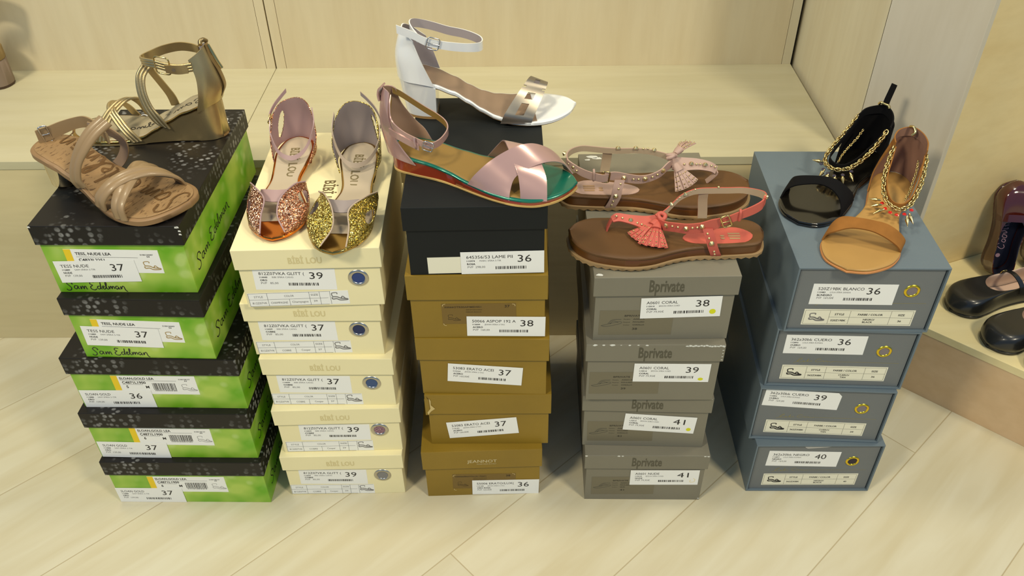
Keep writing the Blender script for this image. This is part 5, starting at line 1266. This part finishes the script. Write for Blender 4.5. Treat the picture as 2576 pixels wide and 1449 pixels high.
for i, (x, y, lab) in enumerate(((.887, 1.273, 'burgundy patent child shoe with navy insole leaning on the wall'), (.972, 1.300, 'burgundy patent shoe at the photo edge beside the leaning one'))):
    t = thing('patent_shoe', lab, 'shoe', (0, 0, 0), 0, 'burgundy patent shoes')
    up = Vector((.02, .20, .98)).normalized(); nrm = Vector((-.12, -.93, .30)); nrm = (nrm-up*nrm.dot(up)).normalized(); side = nrm.cross(up)
    M = Matrix(((up.x, side.x, nrm.x, x), (up.y, side.y, nrm.y, y), (up.z, side.z, nrm.z, .1502), (0, 0, 0, 1)))
    t.matrix_world = M
    kid_shoe(t, 176, m_burg, m_navy, m_navy, strap_=False)
    # vamp saddle and insole script
    strap('saddle_strap', [(112,-26,20),(116,-22,36),(119,-8,43),(119,8,43),(116,21,36),(112,26,20)], 13, m_burg, t, dirs=(1, 0, -.2), thick=2.2, n=30)
    pr = Print()
    for s_ in ([(14,2),(10,4),(6,1),(4,-3),(7,-6),(12,-4)], [(18,0),(16,-4),(20,-5),(22,-1),(18,0)], [(26,1),(24,-4),(28,-5),(30,0),(26,1)], [(32,1),(34,-4),(37,0),(36,3)], [(40,2),(41,-4),(43,-3)], [(45,0),(50,7),(48,10),(46,2),(48,-4)], [(52,-1),(56,1),(54,3),(51,-2),(54,-5),(58,-3)]):
        pr.stroke([(40+a*1.1, b*1.3) for a, b in s_], 1.2)
    pr.ell(31, -1, 4, 4); 
    mesh_obj('insole_script', [(u/1000, v/1000, .0080) for u, v in pr.v], pr.f, mat('pink_thread', (190, 150, 160), rough=.5), t)
# ---- sandal at the left edge of the long ledge
t = shoe_root('platform_sandal', 'brown platform sandal with ochre rim at the left edge of the long ledge', 'sandal', (-1.003, 1.556), 184, ZL)
_R = [(0,0),(4,-14),(15,-25),(40,-29),(90,-28),(150,-42),(190,-44),(220,-30),(236,0)]; _L = [(0,0),(4,14),(15,25),(40,28),(90,27),(150,36),(190,38),(220,26),(236,0)]
la = Last(_R, _L, [(0, 77), (40, 75), (110, 52), (160, 42), (236, 40)])
lo = Last(_R, _L, [(0, 4.5), (236, 4.5)])
lo.slab('outsole', mat('dark_brown_sole', (70, 50, 34), rough=.6), t, top=0, bottom=lambda x, k: .1, round_=.5)
la.slab('platform', mat('greige_platform', (132, 114, 98), rough=.5), t, inset=-.5, top=-24, bottom=lambda x, k: 4.6, round_=.5)
la.slab('rim', mat('ochre_rim', (140, 116, 70), rough=.6), t, inset=-.8, top=0, thick=23.8, round_=2)
la.slab('insole', mat('dark_brown_insole', (84, 54, 42), rough=.6), t, inset=8, top=.8, thick=.8)
m_ox = mat('oxblood_leather', (64, 24, 18), rough=.3, coat=.3)
loft('toe_strap', [[(140,-42,42),(142,-36,66),(146,-12,88),(146,8,88),(142,30,66),(140,36,42)], [(190,-46,40),(194,-38,58),(198,-12,76),(198,8,76),(194,32,58),(190,40,40)]], m_ox, t, 2, n=30, mm=10)
loft('ankle_cuff', [[(60,-30,72),(30,-30,128),(0,-22,136),(-18,0,138),(0,22,136),(30,30,128),(60,28,72)], [(80,-31,66),(50,-34,168),(0,-26,176),(-26,0,180),(0,26,176),(50,34,168),(80,29,66)]], m_ox, t, 2, n=40, mm=10)
tube('ring', [(-6,-2,124),(-12,2,112),(-7,6,100),(-1,2,112)], 1.6, m_steel, t, closed=True, seg=6)
